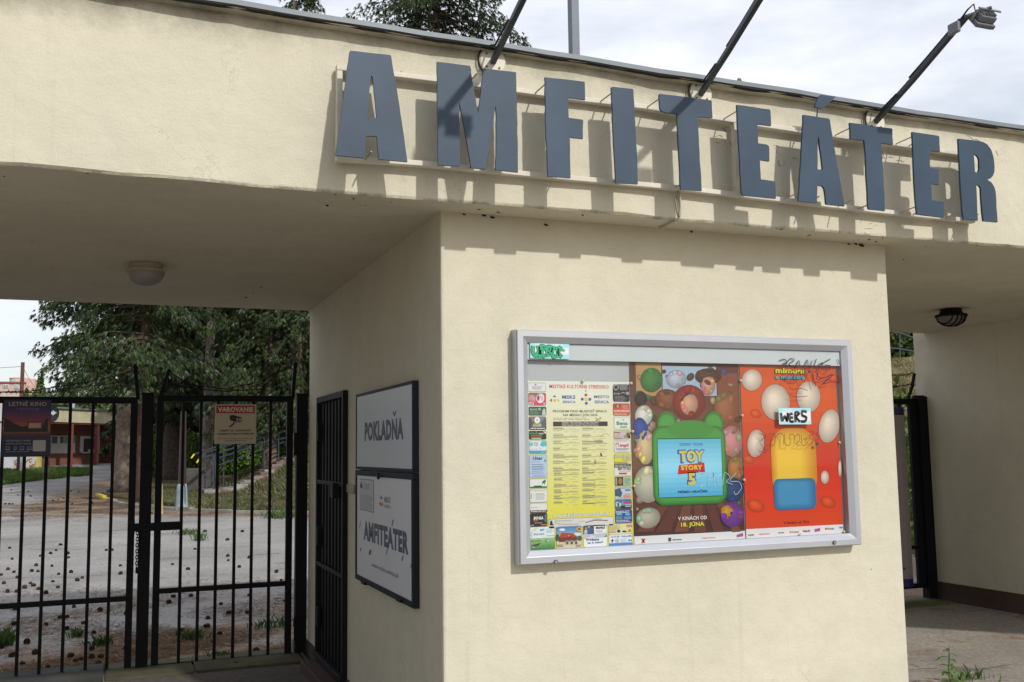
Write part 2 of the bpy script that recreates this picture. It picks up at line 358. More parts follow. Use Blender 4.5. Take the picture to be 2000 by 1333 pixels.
mb_ = n.new('ShaderNodeMath'); mb_.operation = 'MULTIPLY_ADD'; l.new(t3.outputs['Fac'], mb_.inputs[0]); mb_.inputs[1].default_value = .35; l.new(ma.outputs[0], mb_.inputs[2])
lm = ramp(n, l, mb_.outputs[0], .80, .90, (0, 0, 0, 1), (.8, .8, .8, 1)); br = mixc(n, l, ramp(n, l, noise(n, l, pos, 34, 8, .85).outputs['Fac'], .42, .58).outputs['Color'], (.06, .036, .022), (.22, .145, .085))
g = mixc(n, l, lm.outputs['Color'], g, br); g = mixc(n, l, 1., g, col_attr(n), 'MULTIPLY'); l.new(g, b.inputs['Base Color']); b.inputs['Roughness'].default_value = .92; b.inputs['Specular IOR Level'].default_value = .25
bump(n, l, b, t2.outputs['Fac'], .6, .006); M['asphalt'] = m
def litter(x, y):
    w_ = .48*(1-smooth(3.9, 5.6, y+.35*np.sin(x*2.1))) + .22*(1-smooth(5, 12, y))
    w_ = w_+.8*np.exp(-((y-(24.5+.3*x))/3.4)**2)*smooth(-6, -2.4, x)+.8*np.exp(-((x-yard_right(y)+.3)/1.1)**2)
    return np.clip(w_, 0, 1.1)
yy = np.unique(np.concatenate([np.linspace(D-.25, 12, 90), np.linspace(12, 70, 150)])); tt = np.linspace(0, 1, 90)**.8
V = []; 
for y in yy:
    xr = float(yard_right(y)) if y > 8.6 else 9.5; xl = -30
    for t in tt: V.append((xl+(xr-xl)*t, y, 0))
V = np.array(V); V[:, 2] = gbase(V[:, 1])+.004
ii = np.arange(len(V)).reshape(len(yy), len(tt)); F = np.stack([ii[:-1, :-1].ravel(), ii[:-1, 1:].ravel(), ii[1:, 1:].ravel(), ii[1:, :-1].ravel()], 1)
o = np_mesh('asphalt_yard', V, F, np.full((len(F), 3), 1.5), 'asphalt'); tag(o, 'worn grey asphalt yard behind the gates', 'asphalt yard', kind='structure')
at_ = o.data.attributes.new('Litter', 'FLOAT', 'POINT'); at_.data.foreach_set('value', litter(V[:, 0], V[:, 1]).astype(np.float32))
# front pavement and passage floor
def flat_sheet(name, x0, x1, y0, y1, z, mat, label, lit=0., nx=30, ny=30):
    gx, gy = np.meshgrid(np.linspace(x0, x1, nx), np.linspace(y0, y1, ny)); V = np.stack([gx.ravel(), gy.ravel(), np.full(gx.size, z)], 1)
    ii = np.arange(nx*ny).reshape(ny, nx); F = np.stack([ii[:-1, :-1].ravel(), ii[:-1, 1:].ravel(), ii[1:, 1:].ravel(), ii[1:, :-1].ravel()], 1)
    o = np_mesh(name, V, F, np.full((len(F), 3), 1.62)*np.array([1.04, 1., .90]), mat); tag(o, label, 'pavement', kind='structure')
    a = o.data.attributes.new('Litter', 'FLOAT', 'POINT'); a.data.foreach_set('value', np.full(len(V), lit, np.float32)); return o
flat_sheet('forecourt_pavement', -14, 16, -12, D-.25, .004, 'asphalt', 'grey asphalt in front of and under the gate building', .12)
flat_sheet('passage_floor', -3.74, -.012, -.1, 3.28, .009, 'asphalt', 'left passage floor, coloured darker to deepen its shade', .2).data.attributes['Col'].data.foreach_set('color', np.tile(np.array([.5, .46, .42, 1.], np.float32), 29*29))  # asphalt colour darkened here to imitate the passage shade
# threshold slabs below the left gate
mb = MB(); x = -3.7
k = 0
while x < -.02:
    wdt = .62 if k % 2 else .8; x1 = min(x+wdt, -.02)
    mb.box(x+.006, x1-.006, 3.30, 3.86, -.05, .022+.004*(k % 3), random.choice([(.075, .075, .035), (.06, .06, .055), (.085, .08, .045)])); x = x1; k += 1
x = 2.75
while x < 6.4:
    x1 = min(x+.7, 6.4); mb.box(x+.006, x1-.006, 3.30, 3.86, -.05, .02, random.choice([(.13, .14, .06), (.11, .11, .09)])); x = x1
tag(mb.build('threshold_slabs', 'concrete', bevel=.006), 'mossy concrete slabs under the gates', 'paving', kind='structure')
# kerb
mb = MB()
ky = [10, 12.5, 15.5, 17, 18.5, 19.5, 20.5, 21.5, 22.5, 23.5, 24.5, 25.5, 26.5, 27.5, 28.5, 29.5, 31, 33, 36, 40]
for i in range(len(ky)-1):
    a_ = np.array([float(yard_right(ky[i]))+.01, ky[i]]); b_ = np.array([float(yard_right(ky[i+1]))+.01, ky[i+1]]); dd = b_-a_; Ln = np.linalg.norm(dd); dd /= Ln
    z = float(gbase(ky[i])); yel = 26.5 <= ky[i] < 29.5
    mb.obox((a_[0], a_[1], z), (dd[0], dd[1], 0), (dd[1], -dd[0], 0), .015, Ln-.015, 0, .13, -.1, .10+random.uniform(-.02, .01), (.62, .47, .05) if yel else (.27, .25, .22))
tag(mb.build('kerb', 'concrete', bevel=.012), 'broken concrete kerb along the grass with a yellow painted end', 'kerb', kind='structure')

# ================================================================== GATE BUILDING
GX0, GX1 = -7.2, 11.0
bld = thing('gate_building', (1.3, 1.8, 0), 'cream plastered amphitheatre gate building with flat lintel roof over two passages', 'building')
def zt(X, e): # underside of the coping follows a slight fall to the right
    return 3.505-.0155*(X+.9)
def grid_wall(name, x0, x1, Y, z0, z1f, mat='cream'): pass
mb = MB()   # lintel and soffit slab (front face undulates slightly by hand plastering)
NXs = 70; xsv = np.linspace(GX0, 5.2, NXs)
def wav(X, Z): return .004*math.sin(X*2.3+Z)+.003*math.sin(X*5.1+1)
zs = [HS, HS+.012, 2.95, 3.15, 3.3, 3.46]
vs = []
for X in xsv:
    for j, z in enumerate(zs):
        zz = z-.008+.003*math.sin(X*3.1)+.002*math.sin(X*9.7)+.0018*math.sin(X*23) if j < 2 else (z if j < 5 else zt(X, 0)-.005)
        yv = FO+(wav(X, zz) if j else .008)
        vs.append((X, yv, zz))
nz_ = len(zs); fs = [(i*nz_+j, (i+1)*nz_+j, (i+1)*nz_+j+1, i*nz_+j+1) for i in range(NXs-1) for j in range(nz_-1)]
mb.add(vs, fs)
ob = mb.build('lintel_face', 'cream', bld)
# soffit and roof body: polygon prism, the front edge turns forward beyond x = 5.2 (unseen flare added to cast the slanted floor shadow)
mb = MB(); poly = [(GX0, FO+.008), (5.2, FO+.008), (8.2, -3.6), (11, -3.6), (11, D+.02), (GX0, D+.02)]
nb = len(poly); bot = [(x, y, HS+.002) for x, y in poly]; top = [(x, y, 3.40) for x, y in poly]
mb.add(bot+top, [tuple(range(nb))[::-1], tuple(range(nb, 2*nb))]+[(i, (i+1) % nb, nb+(i+1) % nb, nb+i) for i in range(1, nb)])
mb.build('soffit', 'cream', bld)
def softbox(x0, x1, y0, y1, z0, z1, name, mat='cream', r=.012):
    mb = MB(); mb.box(x0, x1, y0, y1, z0, z1); return mb.build(name, mat, bld, bevel=r)
softbox(0, W, 0, D, -.1, HS+.05, 'pillar')
softbox(6.446, 11, .0, 3.76, -.1, HS+.05, 'pillar')
softbox(GX0, -3.75, .0, D, -.1, HS+.05, 'pillar')
mb = MB()
mb.box(6.436, 6.446, -.01, 3.765, -.05, .188); mb.box(6.446, 11, -.010, 0, -.05, .188); mb.box(6.446, 7, 3.76, 3.77, -.05, .188)
mb.c = [(.075, .045, .036)]*len(mb.c); mb.build('plinth', 'plinth', bld)
mb = MB(); mb.box(-.010, 0, 3.05, D+.01, -.05, .13); mb.box(-.010, 0, -.01, 2.11, -.05, .13); mb.box(0, W, -.010, 0, -.05, .10); mb.box(W, W+.01, -.01, D, -.05, .15); mb.c = [(.075, .045, .036)]*len(mb.c); mb.build('plinth', 'plinth', bld)
# chips and spalls along the soffit edge
mb = MB()
for (x, y) in ((848, 409), (858, 411), (906, 419), (945, 421), (961, 425), (1015, 418), (1045, 421), (1107, 428), (1068, 440), (1135, 430), (1430, 453), (1447, 454), (1487, 455), (1612, 468), (1658, 477), (1684, 480), (1673, 477), (1351, 453), (640, 402), (712, 400)):
    p = onY(x, y, -.004); s_ = random.uniform(.006, .014)
    mb.tube([p+np.array([-s_*random.uniform(.6, 1.8), 0, s_*.3]), p+np.array([0, .003, 0]), p+np.array([s_*random.uniform(.5, 2), 0, -s_*.2])], [s_*.3, s_*.7, s_*.3], 5, (.045, .033, .02))

for _ in range(60):
    X = random.uniform(-3.5, 4.6); Y = random.choice([random.uniform(FO+.02, -.01), random.uniform(FO+.02, 3.3)]) if (X < 0 or X > W) else random.uniform(FO+.02, -.01)
    s_ = random.uniform(.002, .007); mb.tube([(X-s_*random.uniform(.6, 2.5), Y, HS-.001), (X, Y+s_*random.uniform(-1, 1), HS-.002), (X+s_*random.uniform(.6, 2.5), Y+s_, HS-.001)], [s_*.3, s_*.6, s_*.2], 4, (.07, .055, .035))
mb.build('spall', 'rough', bld)['label'] = 'small dark chips in the plaster below the lintel'
# hairline cracks in the lintel plaster
mb = MB()
for (cx, cy0, n_, sp) in ((1540, 300, 7, 26), (1640, 296, 5, 22), (1730, 300, 6, 22), (1245, 152, 5, 24), (760, 170, 4, 40), (1925, 280, 6, 22), (1330, 205, 4, 18), (1420, 270, 5, 18), (1700, 440, 4, 20)):
    for _ in range(n_):
        x, y = cx+random.uniform(-sp, sp), cy0+random.uniform(-sp, sp)*.8; a_ = random.uniform(0, 6.28); P_ = []
        for k in range(random.randint(3, 7)):
            q = onY(x, y, FO); P_.append(np.array([q[0], FO+wav(q[0], q[2])-.0012, q[2]])); a_ += random.uniform(-.9, .9); st_ = random.uniform(2, 7); x += math.cos(a_)*st_; y += math.sin(a_)*st_
        V_ = []
        for p in P_: w_ = random.uniform(.0006, .0016); V_ += [p+np.array([w_, 0, w_]), p-np.array([w_, 0, w_])]
        mb.add(V_, [(2*i, 2*i+1, 2*i+3, 2*i+2) for i in range(len(P_)-1)], (.15, .135, .10))
ck_ = mb.build('hairline_crack', 'rough', bld); ck_['kind'] = 'stuff'
# coping flashing
mb = MB(); ex = .072
vs = []; NX2 = 60
for i in range(NX2+1):
    X = GX0+(5.2-GX0)*i/NX2; z = zt(X, ex)+.003*math.sin(X*4)+.002*math.sin(X*11); y = FO-ex+.004*math.sin(X*3.3)
    vs += [(X, y+.006, z-.001), (X, y, z), (X, y+.003, z+.024), (X, FO+.35, z+.065), (X, FO+.02, z+.004)]
fs = []
for i in range(NX2):
    for j in range(5): fs.append((i*5+j, (i+1)*5+j, (i+1)*5+(j+1) % 5, i*5+(j+1) % 5))
mb.add(vs, fs, (.165, .185, .205)); mb.build('coping', 'paint', bld)
mb = MB(); vs = []
for i in range(NX2+1):
    X = GX0+(5.2-GX0)*i/NX2; z = zt(X, ex)+.003*math.sin(X*4)+.002*math.sin(X*11); y = FO-ex+.004*math.sin(X*3.3)
    vs += [(X, y+.010, z-.010+.002*math.sin(X*31)), (X, y+.010, z-.0015), (X, FO+.03, z+.003), (X, FO+.03, z-.012)]
mb.add(vs, [(i*4+j, (i+1)*4+j, (i+1)*4+(j+1) % 4, i*4+(j+1) % 4) for i in range(NX2) for j in range(4)]); mb.build('cornice', 'cream', bld)
mb = MB(); vs = []  # near-black strip added to draw the dark line under the coping
for i in range(NX2*3+1):
    X = GX0+(5.2-GX0)*i/(NX2*3); z = zt(X, ex)+.003*math.sin(X*4)+.002*math.sin(X*11); y = FO-ex+.004*math.sin(X*3.3); q_ = random.uniform(.003, .010)
    vs += [(X, y+.003, z-q_), (X, y+.003, z-.0005), (X, y+.022, z-.0005), (X, y+.022, z-q_-.006)]
mb.add(vs, [(i*4+j, (i+1)*4+j, (i+1)*4+(j+1) % 4, i*4+(j+1) % 4) for i in range(NX2*3) for j in range(4)], (.03, .028, .026)); mb.build('coping_dark_line', 'rough', bld)
mb = MB(); poly = [(GX0, FO+.3), (5.2, FO+.3), (8.2, -3.6), (11, -3.6), (11, D+.1), (GX0, D+.1)]; nb = 6  # same unseen right-hand flare, added for its shadow on the floor
mb.add([(x, y, 3.41) for x, y in poly]+[(x, y, 3.50-.0155*(x+.9)) for x, y in poly], [tuple(range(nb))[::-1], tuple(range(nb, 2*nb))]+[(i, (i+1) % nb, nb+(i+1) % nb, nb+i) for i in range(nb)], (.16, .17, .18)); mb.build('roof', 'paint', bld)
mb = MB()
for x, y in ((1443, 153), (1940, 237)):
    p = onY(x, y, FO-.03); mb.add([(p[0]-.022, p[1], p[2]-.03), (p[0]+.03, p[1], p[2]-.03), (p[0]+.012, p[1], p[2]), (p[0]-.006, p[1], p[2]), (p[0], p[1]+.05, p[2]-.03)], [(0, 1, 2, 3), (1, 4, 2), (0, 3, 4), (3, 2, 4)], (.10, .06, .05))
mb.build('fixing_lug', 'paint', bld)
# door in the left flank (black grille over sheet)
dm = MB(); y0, y1, z0, z1 = 2.14, 3.03, .145, 1.965
dm.box(-.008, .0, y0-.01, y1+.01, z0-.01, z1+.01, (.005, .005, .006))
door = dm.build('door', 'black', bld); door['label'] = 'narrow black steel grille door in the passage wall'
fm = MB(); fw = .045
fm.box(-.035, .0, y0-fw, y0, z0, z1+fw); fm.box(-.035, 0, y1, y1+fw, z0, z1+fw); fm.box(-.035, 0, y0, y1, z1, z1+fw); fm.box(-.05, 0, y0-fw, y1+fw, z0-.04, z0)
for v in fm.c: pass
fm.c = [(.012, .012, .014)]*len(fm.c)
fm.build('door_frame', 'black', door, bevel=.003)
for k in range(7):
    yb = y0+.10+k*(y1-y0-.2)/6; bm_ = MB(); bm_.tube([(-.022, yb, z0), (-.022, yb, z1)], .006, 6, (.006, .006, .007)); bm_.build('door_bar', 'black', door)
for zr in (.78, 1.38):
    bm_ = MB(); bm_.box(-.034, -.012, y0, y1, zr-.014, zr+.014, (.010, .010, .012)); bm_.build('door_rail', 'black', door, bevel=.002)
for px, py in ((625, 843), (624, 1047), (624, 1205)):
    p = onX(px, py, -.02); h_ = MB(); h_.box(-.04, 0, p[1]-.02, p[1]+.05, p[2]-.07, p[2]+.07, (.01, .01, .012)); h_.build('hinge', 'black', door, bevel=.004)
p = onX(688, 955, 0); h_ = MB(); h_.box(-.012, 0, p[1]-.10, p[1]+.13, p[2]-.028, p[2]+.028, (.30, .26, .19)); h_.build('hasp_plate', 'beige', door, bevel=.002)
p = onX(667, 958, 0); h_ = MB(); h_.box(-.07, -.005, p[1]-.045, p[1]+.06, p[2]-.05, p[2]+.05, (.012, .012, .013)); h_.build('padlock', 'black', door, bevel=.006)
h_ = MB(); h_.box(-.14, -.011, y0-.05, y1+.05, -.04, .08, (.06, .02, .018)); h_.build('doorstep', 'plinth', bld, bevel=.01)

# ================================================================== LETTER SIGN
LY = FO-.175
sg = thing('letter_sign', (1.3, LY, 2.85), 'large grey-blue metal letters AMFITEÁTER on a beige frame fixed to the lintel', 'sign')
def cv(o, sc, pts): return [(o[0]+x/sc, o[1]+y/sc) for x, y in pts]
c1 = ((640, 80), 4.76); c2 = ((1020, 120), 4.76); c3 = ((1400, 170), 5.127); c4 = ((1640, 200), 5.128)
LET = [
 ('A', [cv(*c1, [(212, 92), (583, 133), (592, 148), (668, 600), (742, 1125), (475, 1100), (457, 892), (445, 886), (365, 886), (354, 893), (342, 1088), (75, 1065), (150, 500), (203, 105)]), cv(*c1, [(408, 325), (420, 340), (455, 716), (430, 722), (385, 722), (370, 716), (385, 500), (398, 335)])]),
 ('M', [cv(*c1, [(1018, 195), (1322, 233), (1334, 262), (1333, 290), (1372, 520), (1397, 680), (1425, 480), (1450, 257), (1752, 293), (1762, 700), (1770, 1222), (1565, 1200), (1570, 710), (1563, 598), (1470, 1192), (1335, 1180), (1300, 960), (1245, 660), (1222, 570), (1228, 900), (1230, 1165), (1030, 1155), (1022, 660)])]),
 ('F', [cv(*c2, [(212, 148), (575, 190), (582, 200), (586, 358), (430, 338), (432, 525), (560, 543), (567, 552), (565, 720), (442, 708), (445, 900), (450, 1085), (240, 1068), (222, 640)])]),
 ('I', [cv(*c2, [(835, 237), (1028, 258), (1034, 268), (1050, 560), (1070, 900), (1075, 1142), (870, 1130), (845, 600), (830, 245)])]),
 ('T', [cv(*c2, [(1280, 302), (1755, 363), (1762, 372), (1770, 525), (1632, 515), (1650, 860), (1670, 1205), (1475, 1190), (1455, 800), (1440, 490), (1345, 478), (1300, 465), (1282, 440), (1274, 310)])]),
 ('E', [cv(*c3, [(202, 180), (530, 226), (537, 236), (545, 390), (408, 372), (415, 565), (495, 576), (520, 590), (526, 620), (527, 745), (432, 730), (442, 925), (578, 946), (585, 956), (593, 1118), (262, 1085), (250, 1060), (225, 620)])]),
 ('A', [cv(*c3, [(868, 280), (1120, 318), (1132, 330), (1190, 680), (1280, 1195), (1103, 1177), (1095, 1165), (1078, 1020), (1062, 996), (1030, 988), (1008, 990), (1003, 1162), (818, 1142), (845, 760)]), cv(*c3, [(1015, 500), (1024, 515), (1063, 832), (1008, 825)])]),
 ('T', [cv(*c4, [(102, 205), (523, 263), (528, 272), (535, 425), (415, 408), (440, 760), (455, 1088), (295, 1072), (285, 1040), (265, 600), (247, 382), (110, 365)])]),
 ('E', [cv(*c4, [(727, 297), (990, 337), (999, 350), (1006, 495), (903, 484), (905, 655), (972, 668), (988, 680), (995, 710), (994, 828), (918, 815), (925, 980), (1036, 998), (1042, 1010), (1043, 1155), (775, 1122), (760, 960), (745, 700)])]),
 ('R', [cv(*c4, [(1190, 365), (1390, 386), (1440, 400), (1480, 425), (1518, 475), (1542, 550), (1552, 640), (1550, 700), (1535, 738), (1510, 765), (1480, 775), (1522, 805), (1550, 850), (1563, 900), (1583, 1202), (1442, 1190), (1430, 1100), (1415, 860), (1400, 835), (1368, 825), (1375, 950), (1385, 1185), (1243, 1168), (1230, 1090), (1208, 760)]), cv(*c4, [(1343, 520), (1370, 528), (1390, 550), (1398, 580), (1400, 670), (1390, 698), (1365, 703), (1355, 695), (1350, 600)])]),
]
ACC = cv(*c3, [(1045, 80), (1185, 97), (1188, 104), (1075, 208), (1055, 217), (990, 203), (984, 190), (1012, 130), (1035, 85)])
LC = (.036, .062, .098)
def letter(loops, thick=.012):
    bm = bmesh.new()
    for lp in loops:
        vs_ = []
        for i in range(len(lp)):
            a = np.array(lp[i]); b2 = np.array(lp[(i+1) % len(lp)]); nseg = max(1, int(np.hypot(*(b2-a))/14))
            for k in range(nseg):
                q = a+(b2-a)*k/nseg; 
                if k: q = q+np.array([random.uniform(-.55, .55), random.uniform(-.3, .3)])
                p = onY(q[0], q[1], LY); vs_.append(bm.verts.new((p[0], p[1], p[2])))
        for i in range(len(vs_)): bm.edges.new((vs_[i], vs_[(i+1) % len(vs_)]))
    bmesh.ops.triangle_fill(bm, edges=bm.edges[:], use_beauty=True, use_dissolve=False)
    fc = [f for f in bm.faces]
    bmesh.ops.recalc_face_normals(bm, faces=fc)
    if fc and fc[0].normal.y > 0: bmesh.ops.reverse_faces(bm, faces=fc)
    ex_ = bmesh.ops.extrude_face_region(bm, geom=fc)
    vv = [e for e in ex_['geom'] if isinstance(e, bmesh.types.BMVert)]
    bmesh.ops.translate(bm, verts=vv, vec=(0, thick, 0)); bmesh.ops.recalc_face_normals(bm, faces=bm.faces)
    me = bpy.data.meshes.new('letter'); off = Vector(sg.location)
    for v in bm.verts: v.co -= off
    bm.to_mesh(me); bm.free(); at = me.attributes.new('Col', 'FLOAT_COLOR', 'FACE')
    at.data.foreach_set('color', np.tile(np.array([*LC, 1], np.float32), len(me.polygons)))
    o = bpy.data.objects.new('letter', me); C.objects.link(o); me.materials.append(M['letter']); o.parent = sg; return o
M['letter'].node_tree.nodes['Principled BSDF'].inputs['Roughness'].default_value = .5
for ch, lp in LET: letter(lp)
letter([ACC]).name = 'accent'
# frame of square tube
FYY = FO-.050; tb = .025
def fp(x, y, Y=FYY): return onY(x, y, Y)
BG = (.64, .59, .49)
TB = [fp(*q) for q in ((662, 131.5), (808, 149), (934, 165), (1024, 177.5), (1156.5, 195.6), (1272, 209.5), (1536.5, 251), (1644, 266), (1765, 283), (1854.5, 296.5), (1895, 302))]
BB = [fp(*q) for q in ((657, 308.5), (812, 317.6), (851, 321), (1035, 340), (1327, 366.5), (1737, 414), (1905, 431.5))]
topz = lambda X: float(np.interp(X, [q[0] for q in TB], [q[2] for q in TB]))
botz = lambda X: float(np.interp(X, [q[0] for q in BB], [q[2] for q in BB]))
ba, bb = BB[0], BB[-1]
xl = ba[0]; xr = bb[0]+.0
fr = MB()
def bar(x0, x1, zf, col):
    n_ = 24; vs_ = []
    for i in range(n_+1):
        X = x0+(x1-x0)*i/n_; z = zf(X)
        vs_ += [(X, FYY, z-tb/2), (X, FYY, z+tb/2), (X, FYY+.035, z+tb/2), (X, FYY+.035, z-tb/2)]
    f_ = [(i*4+j, (i+1)*4+j, (i+1)*4+(j+1) % 4, i*4+(j+1) % 4) for i in range(n_) for j in range(4)]+[(0, 1, 2, 3), (n_*4+3, n_*4+2, n_*4+1, n_*4)]
    fr.add(vs_, f_, col)
bar(xl, xr, topz, BG); bar(xl, xr, botz, BG)
xm = fp(1440, 290)[0]
for X in (xl+.014, xm, xr-.014): fr.box(X-.013, X+.013, FYY+.001, FYY+.034, botz(X)+tb/2, topz(X)-tb/2, BG)
frame = fr.build('frame', 'beige', sg, bevel=.003)
# studs: wall brackets
st = MB()
for i in range(9):
    X = xl+.25+(xr-xl-.5)*i/8
    for zf in (topz, botz): st.box(X-.01, X+.01, FYY+.036, FO-.002, zf(X)-.008, zf(X)+.008, BG)
st.build('bracket', 'beige', sg)
# rods from the bars to each letter
for ch, lp in LET:
    P = np.array([onY(x, y, LY) for x, y in lp[0]]); a, b2 = P[:, 0].min(), P[:, 0].max(); cx = (a+b2)/2; rd = MB()
    for zf in (topz, botz):
        rd.tube([(cx, FYY, zf(cx)), (cx, LY+.013, zf(cx)+.004)], .0035, 6, (.33, .29, .22))
    if ch in 'FITE':
        X = a+.012; rd.tube([(X-.006, FYY, topz(X)), (X-.006, FYY-.02, topz(X)), (X, LY+.012, topz(X)+.006)], .0036, 6, (.42, .37, .29))
    if lp[0][0][0] > 1500:
        X = a+.012; rd.tube([(X-.01, FYY, botz(X)), (X, LY+.013, botz(X)+.01)], .0036, 6, (.40, .35, .27))
    rd.build('rod', 'beige', sg)
rd = MB(); rd.tube([onY(1595, 232, LY+.006), onY(1597.5, 208, LY+.006)], .004, 6, LC); rd.build('rod', 'letter', sg)
# feed cable at the bottom of the sign
cb = MB()
cb.tube([onY(1327, 371, FYY+.01), onY(1328, 385, FO-.012), onY(1329, 405, FO-.012), onY(1328, 422, FO-.010), onZ(1318, 432, HS-.008), onZ(1300, 441, HS-.008), onZ(1288, 446, HS-.006)], .0055, 6, (.42, .37, .28))
cb.tube([onY(1324, 371, FYY+.01), onY(1322, 390, FO-.012), onY(1325, 412, FO-.012), onY(1327, 423, FO-.010)], .004, 6, (.30, .26, .19))
tag(cb.build('power_cable', 'beige', loc=onY(1328, 400, FO)), 'thin beige cable hanging from the letter sign under the lintel edge', 'cable')

# ================================================================== ARM LAMPS
bases = [onY(960, 127, FO), onY(1366, 188, FO), onY(1706, 243, FO)]
VEC = [np.array([-.05, -1, .27])*1.06, np.array([-.20, -1, .23])*.90, np.array([0, -1, .49])*.69]
lab = ['black arm lamp on a round beige plate above the letter M', 'black arm lamp on a round beige plate above the letter T beside the E', 'rightmost black arm lamp with its floodlight head in view']
def flood(root, T, dirv):
    # rectangular floodlight hanging forward of the arm end, glass down towards the sign
    e = np.array([1., 0, 0]); dv = dirv/np.linalg.norm(dirv); Pc = T+np.array([.085, -.02, -.015])
    a = math.radians(35); f_ = np.array([0, math.cos(a), -math.sin(a)]); up_ = np.array([0, math.sin(a), math.cos(a)]) # glass faces the wall, tilted down
    def BX(s0, s1, u0, u1, d0, d1, col):
        vs = [Pc+(e*a_+up_*c_+f_*b_)*.8 for a_ in (s0, s1) for b_ in (d0, d1) for c_ in (u0, u1)]
        return vs, [(0, 1, 3, 2), (4, 6, 7, 5), (0, 4, 5, 1), (2, 3, 7, 6), (0, 2, 6, 4), (1, 5, 7, 3)], col
    h = MB(); h.add(*BX(-.075, .075, -.055, .055, .0, .03, (.13, .14, .16))); h.add(*BX(-.06, .06, -.042, .042, -.045, -.001, (.15, .16, .18))); hd = h.build('floodlight_head', 'paint', root, bevel=.006)
    h = MB()
    for k in range(5): h.add(*BX(-.05+k*.022, -.046+k*.022, -.036, .036, -.062, -.046, (.2, .21, .22)))
    h.build('cooling_fin', 'paint', hd)
    h = MB(); h.add(*BX(-.062, .062, -.044, .044, .031, .034, (.5, .52, .55))); h.build('lamp_glass', 'dglass', hd)
    h = MB(); h.add(*BX(-.088, -.080, -.008, .008, -.03, .02, (.2, .2, .21))); h.add(*BX(.080, .088, -.008, .008, -.03, .02, (.2, .2, .21))); h.add(*BX(-.088, .088, -.008, .008, -.075, -.067, (.2, .2, .21)))
    h.tube([T, Pc-f_*.07], .009, 6, (.1, .1, .11)); h.build('bracket', 'paint', root)
    h = MB(); h.box(T[0]-.040, T[0]-.018, T[1]+.02, T[1]+.09, T[2]-.075, T[2]-.015, (.16, .17, .19)); h.build('junction_box', 'paint', root, bevel=.008)
    h = MB(); h.tube([T+np.array([-.03, 0.03, -.03]), T+np.array([0, -.01, .03]), T+np.array([.015, -.035, .05]), T+np.array([.04, -.02, .02]), Pc-f_*.06], .0045, 6, (.012, .012, .014)); h.build('cable', 'black', root)
for i, B in enumerate(bases):
    vec = VEC[i]
    r_ = thing('arm_lamp', B, lab[i], 'lamp', 'arm lamps above the letters')
    mb = MB(); T = B+vec
    mb.tube([B+np.array([0, -.012, .01]), B+vec*.02, B+vec*.45+np.array([0, 0, -.006]), T], [.014, .017, .0175, .0175], 4, (.030, .036, .045)); mb.build('arm', 'paint', r_)
    mb = MB(); mb.tube([B+vec*.42+np.array([0, .004, .024]), B+vec*.6+np.array([.004, .004, .026]), B+vec*.94+np.array([0, .004, .024])], .0055, 6, (.012, .012, .015))
    mb.tube([B+vec*.30+np.array([-.02, 0, .0]), B+vec*.12+np.array([-.022, .0, .01]), *[B+np.array([.074*math.cos(math.radians(q_)), -.02, .012+.078*math.sin(math.radians(q_))]) for q_ in range(110, 260, 15)]], .0045, 6, (.03, .028, .026)); mb.build('cable', 'black', r_)
    mb = MB(); cc = B+np.array([0, 0, .012]); n_ = 28
    pf = [(0, -.02), (.060, -.02), (.067, -.014), (.067, 0)]
    vs = [(cc[0]+r0*math.cos(2*math.pi*k/n_), FO+d0, cc[2]+r0*1.08*math.sin(2*math.pi*k/n_)) for r0, d0 in pf[1:] for k in range(n_)]
    fs = [tuple(range(n_))]+[(j*n_+k, j*n_+(k+1) % n_, (j+1)*n_+(k+1) % n_, (j+1)*n_+k) for j in range(2) for k in range(n_)]
    mb.add(vs, fs, (.66, .62, .52)); pl = mb.build('wall_plate', 'beige', r_)
    mb = MB()
    for k in range(4):
        a = math.radians(45+90*k); mb.lathe((0, 0, 0), [(0, 0)], 3) if False else mb.tube([(cc[0]+.045*math.cos(a), FO-.018, cc[2]+.045*math.sin(a)), (cc[0]+.045*math.cos(a), FO-.025, cc[2]+.045*math.sin(a))], .005, 6, (.10, .09, .08))
    mb.build('screw', 'paint', pl); flood(r_, T, vec)

# mast on the roof
mb = MB(); p = onY(1120.5, 60, 1.0); q = onY(1128, 60, 1.0); r_ = abs(q[0]-p[0])
mb.box(p[0]-r_, p[0]+r_, 1-.03, 1+.03, 3.3, 6.2, (.15, .175, .205)); mb.box(p[0]-r_-.02, p[0]+r_+.02, .95, 1.05, 3.45, 3.52, (.12, .13, .14))
tag(mb.build('roof_mast', 'paint', loc=(p[0], 1, 3.3), bevel=.004), 'grey square steel mast standing on the roof behind the letters', 'mast')

# ceiling lamps
B = onZ(285, 516, HS); r_ = thing('ceiling_lamp', B, 'round dusty ceiling lamp with a plain dome under the left soffit', 'lamp')
mb = MB(); mb.lathe(B, [(0, .001), (.095, .001), (.100, -.01), (.100, -.035), (.118, -.038), (.118, -.052), (.108, -.055)], 28, (.40, .33, .24)); mb.build('lamp_base', 'paint', r_, smooth=False)
mb = MB(); mb.lathe(B, [(.110, -.050), (.109, -.065), (.102, -.085), (.085, -.108), (.058, -.124), (.025, -.132), (0.001, -.134)], 28, (.26, .25, .25)); mb.build('dome', 'paint', r_, smooth=True)
B = onZ(1857, 604, HS); r_ = thing('ceiling_lamp', B, 'black caged oval bulkhead lamp under the right soffit', 'lamp')
mb = MB(); mb.lathe(B, [(0, 0.001), (.085, 0.001), (.088, -.02), (.10, -.045), (.13, -.05), (.135, -.062), (.13, -.07), (.10, -.07)], 26, (.012, .012, .012)); mb.build('lamp_base', 'black', r_)
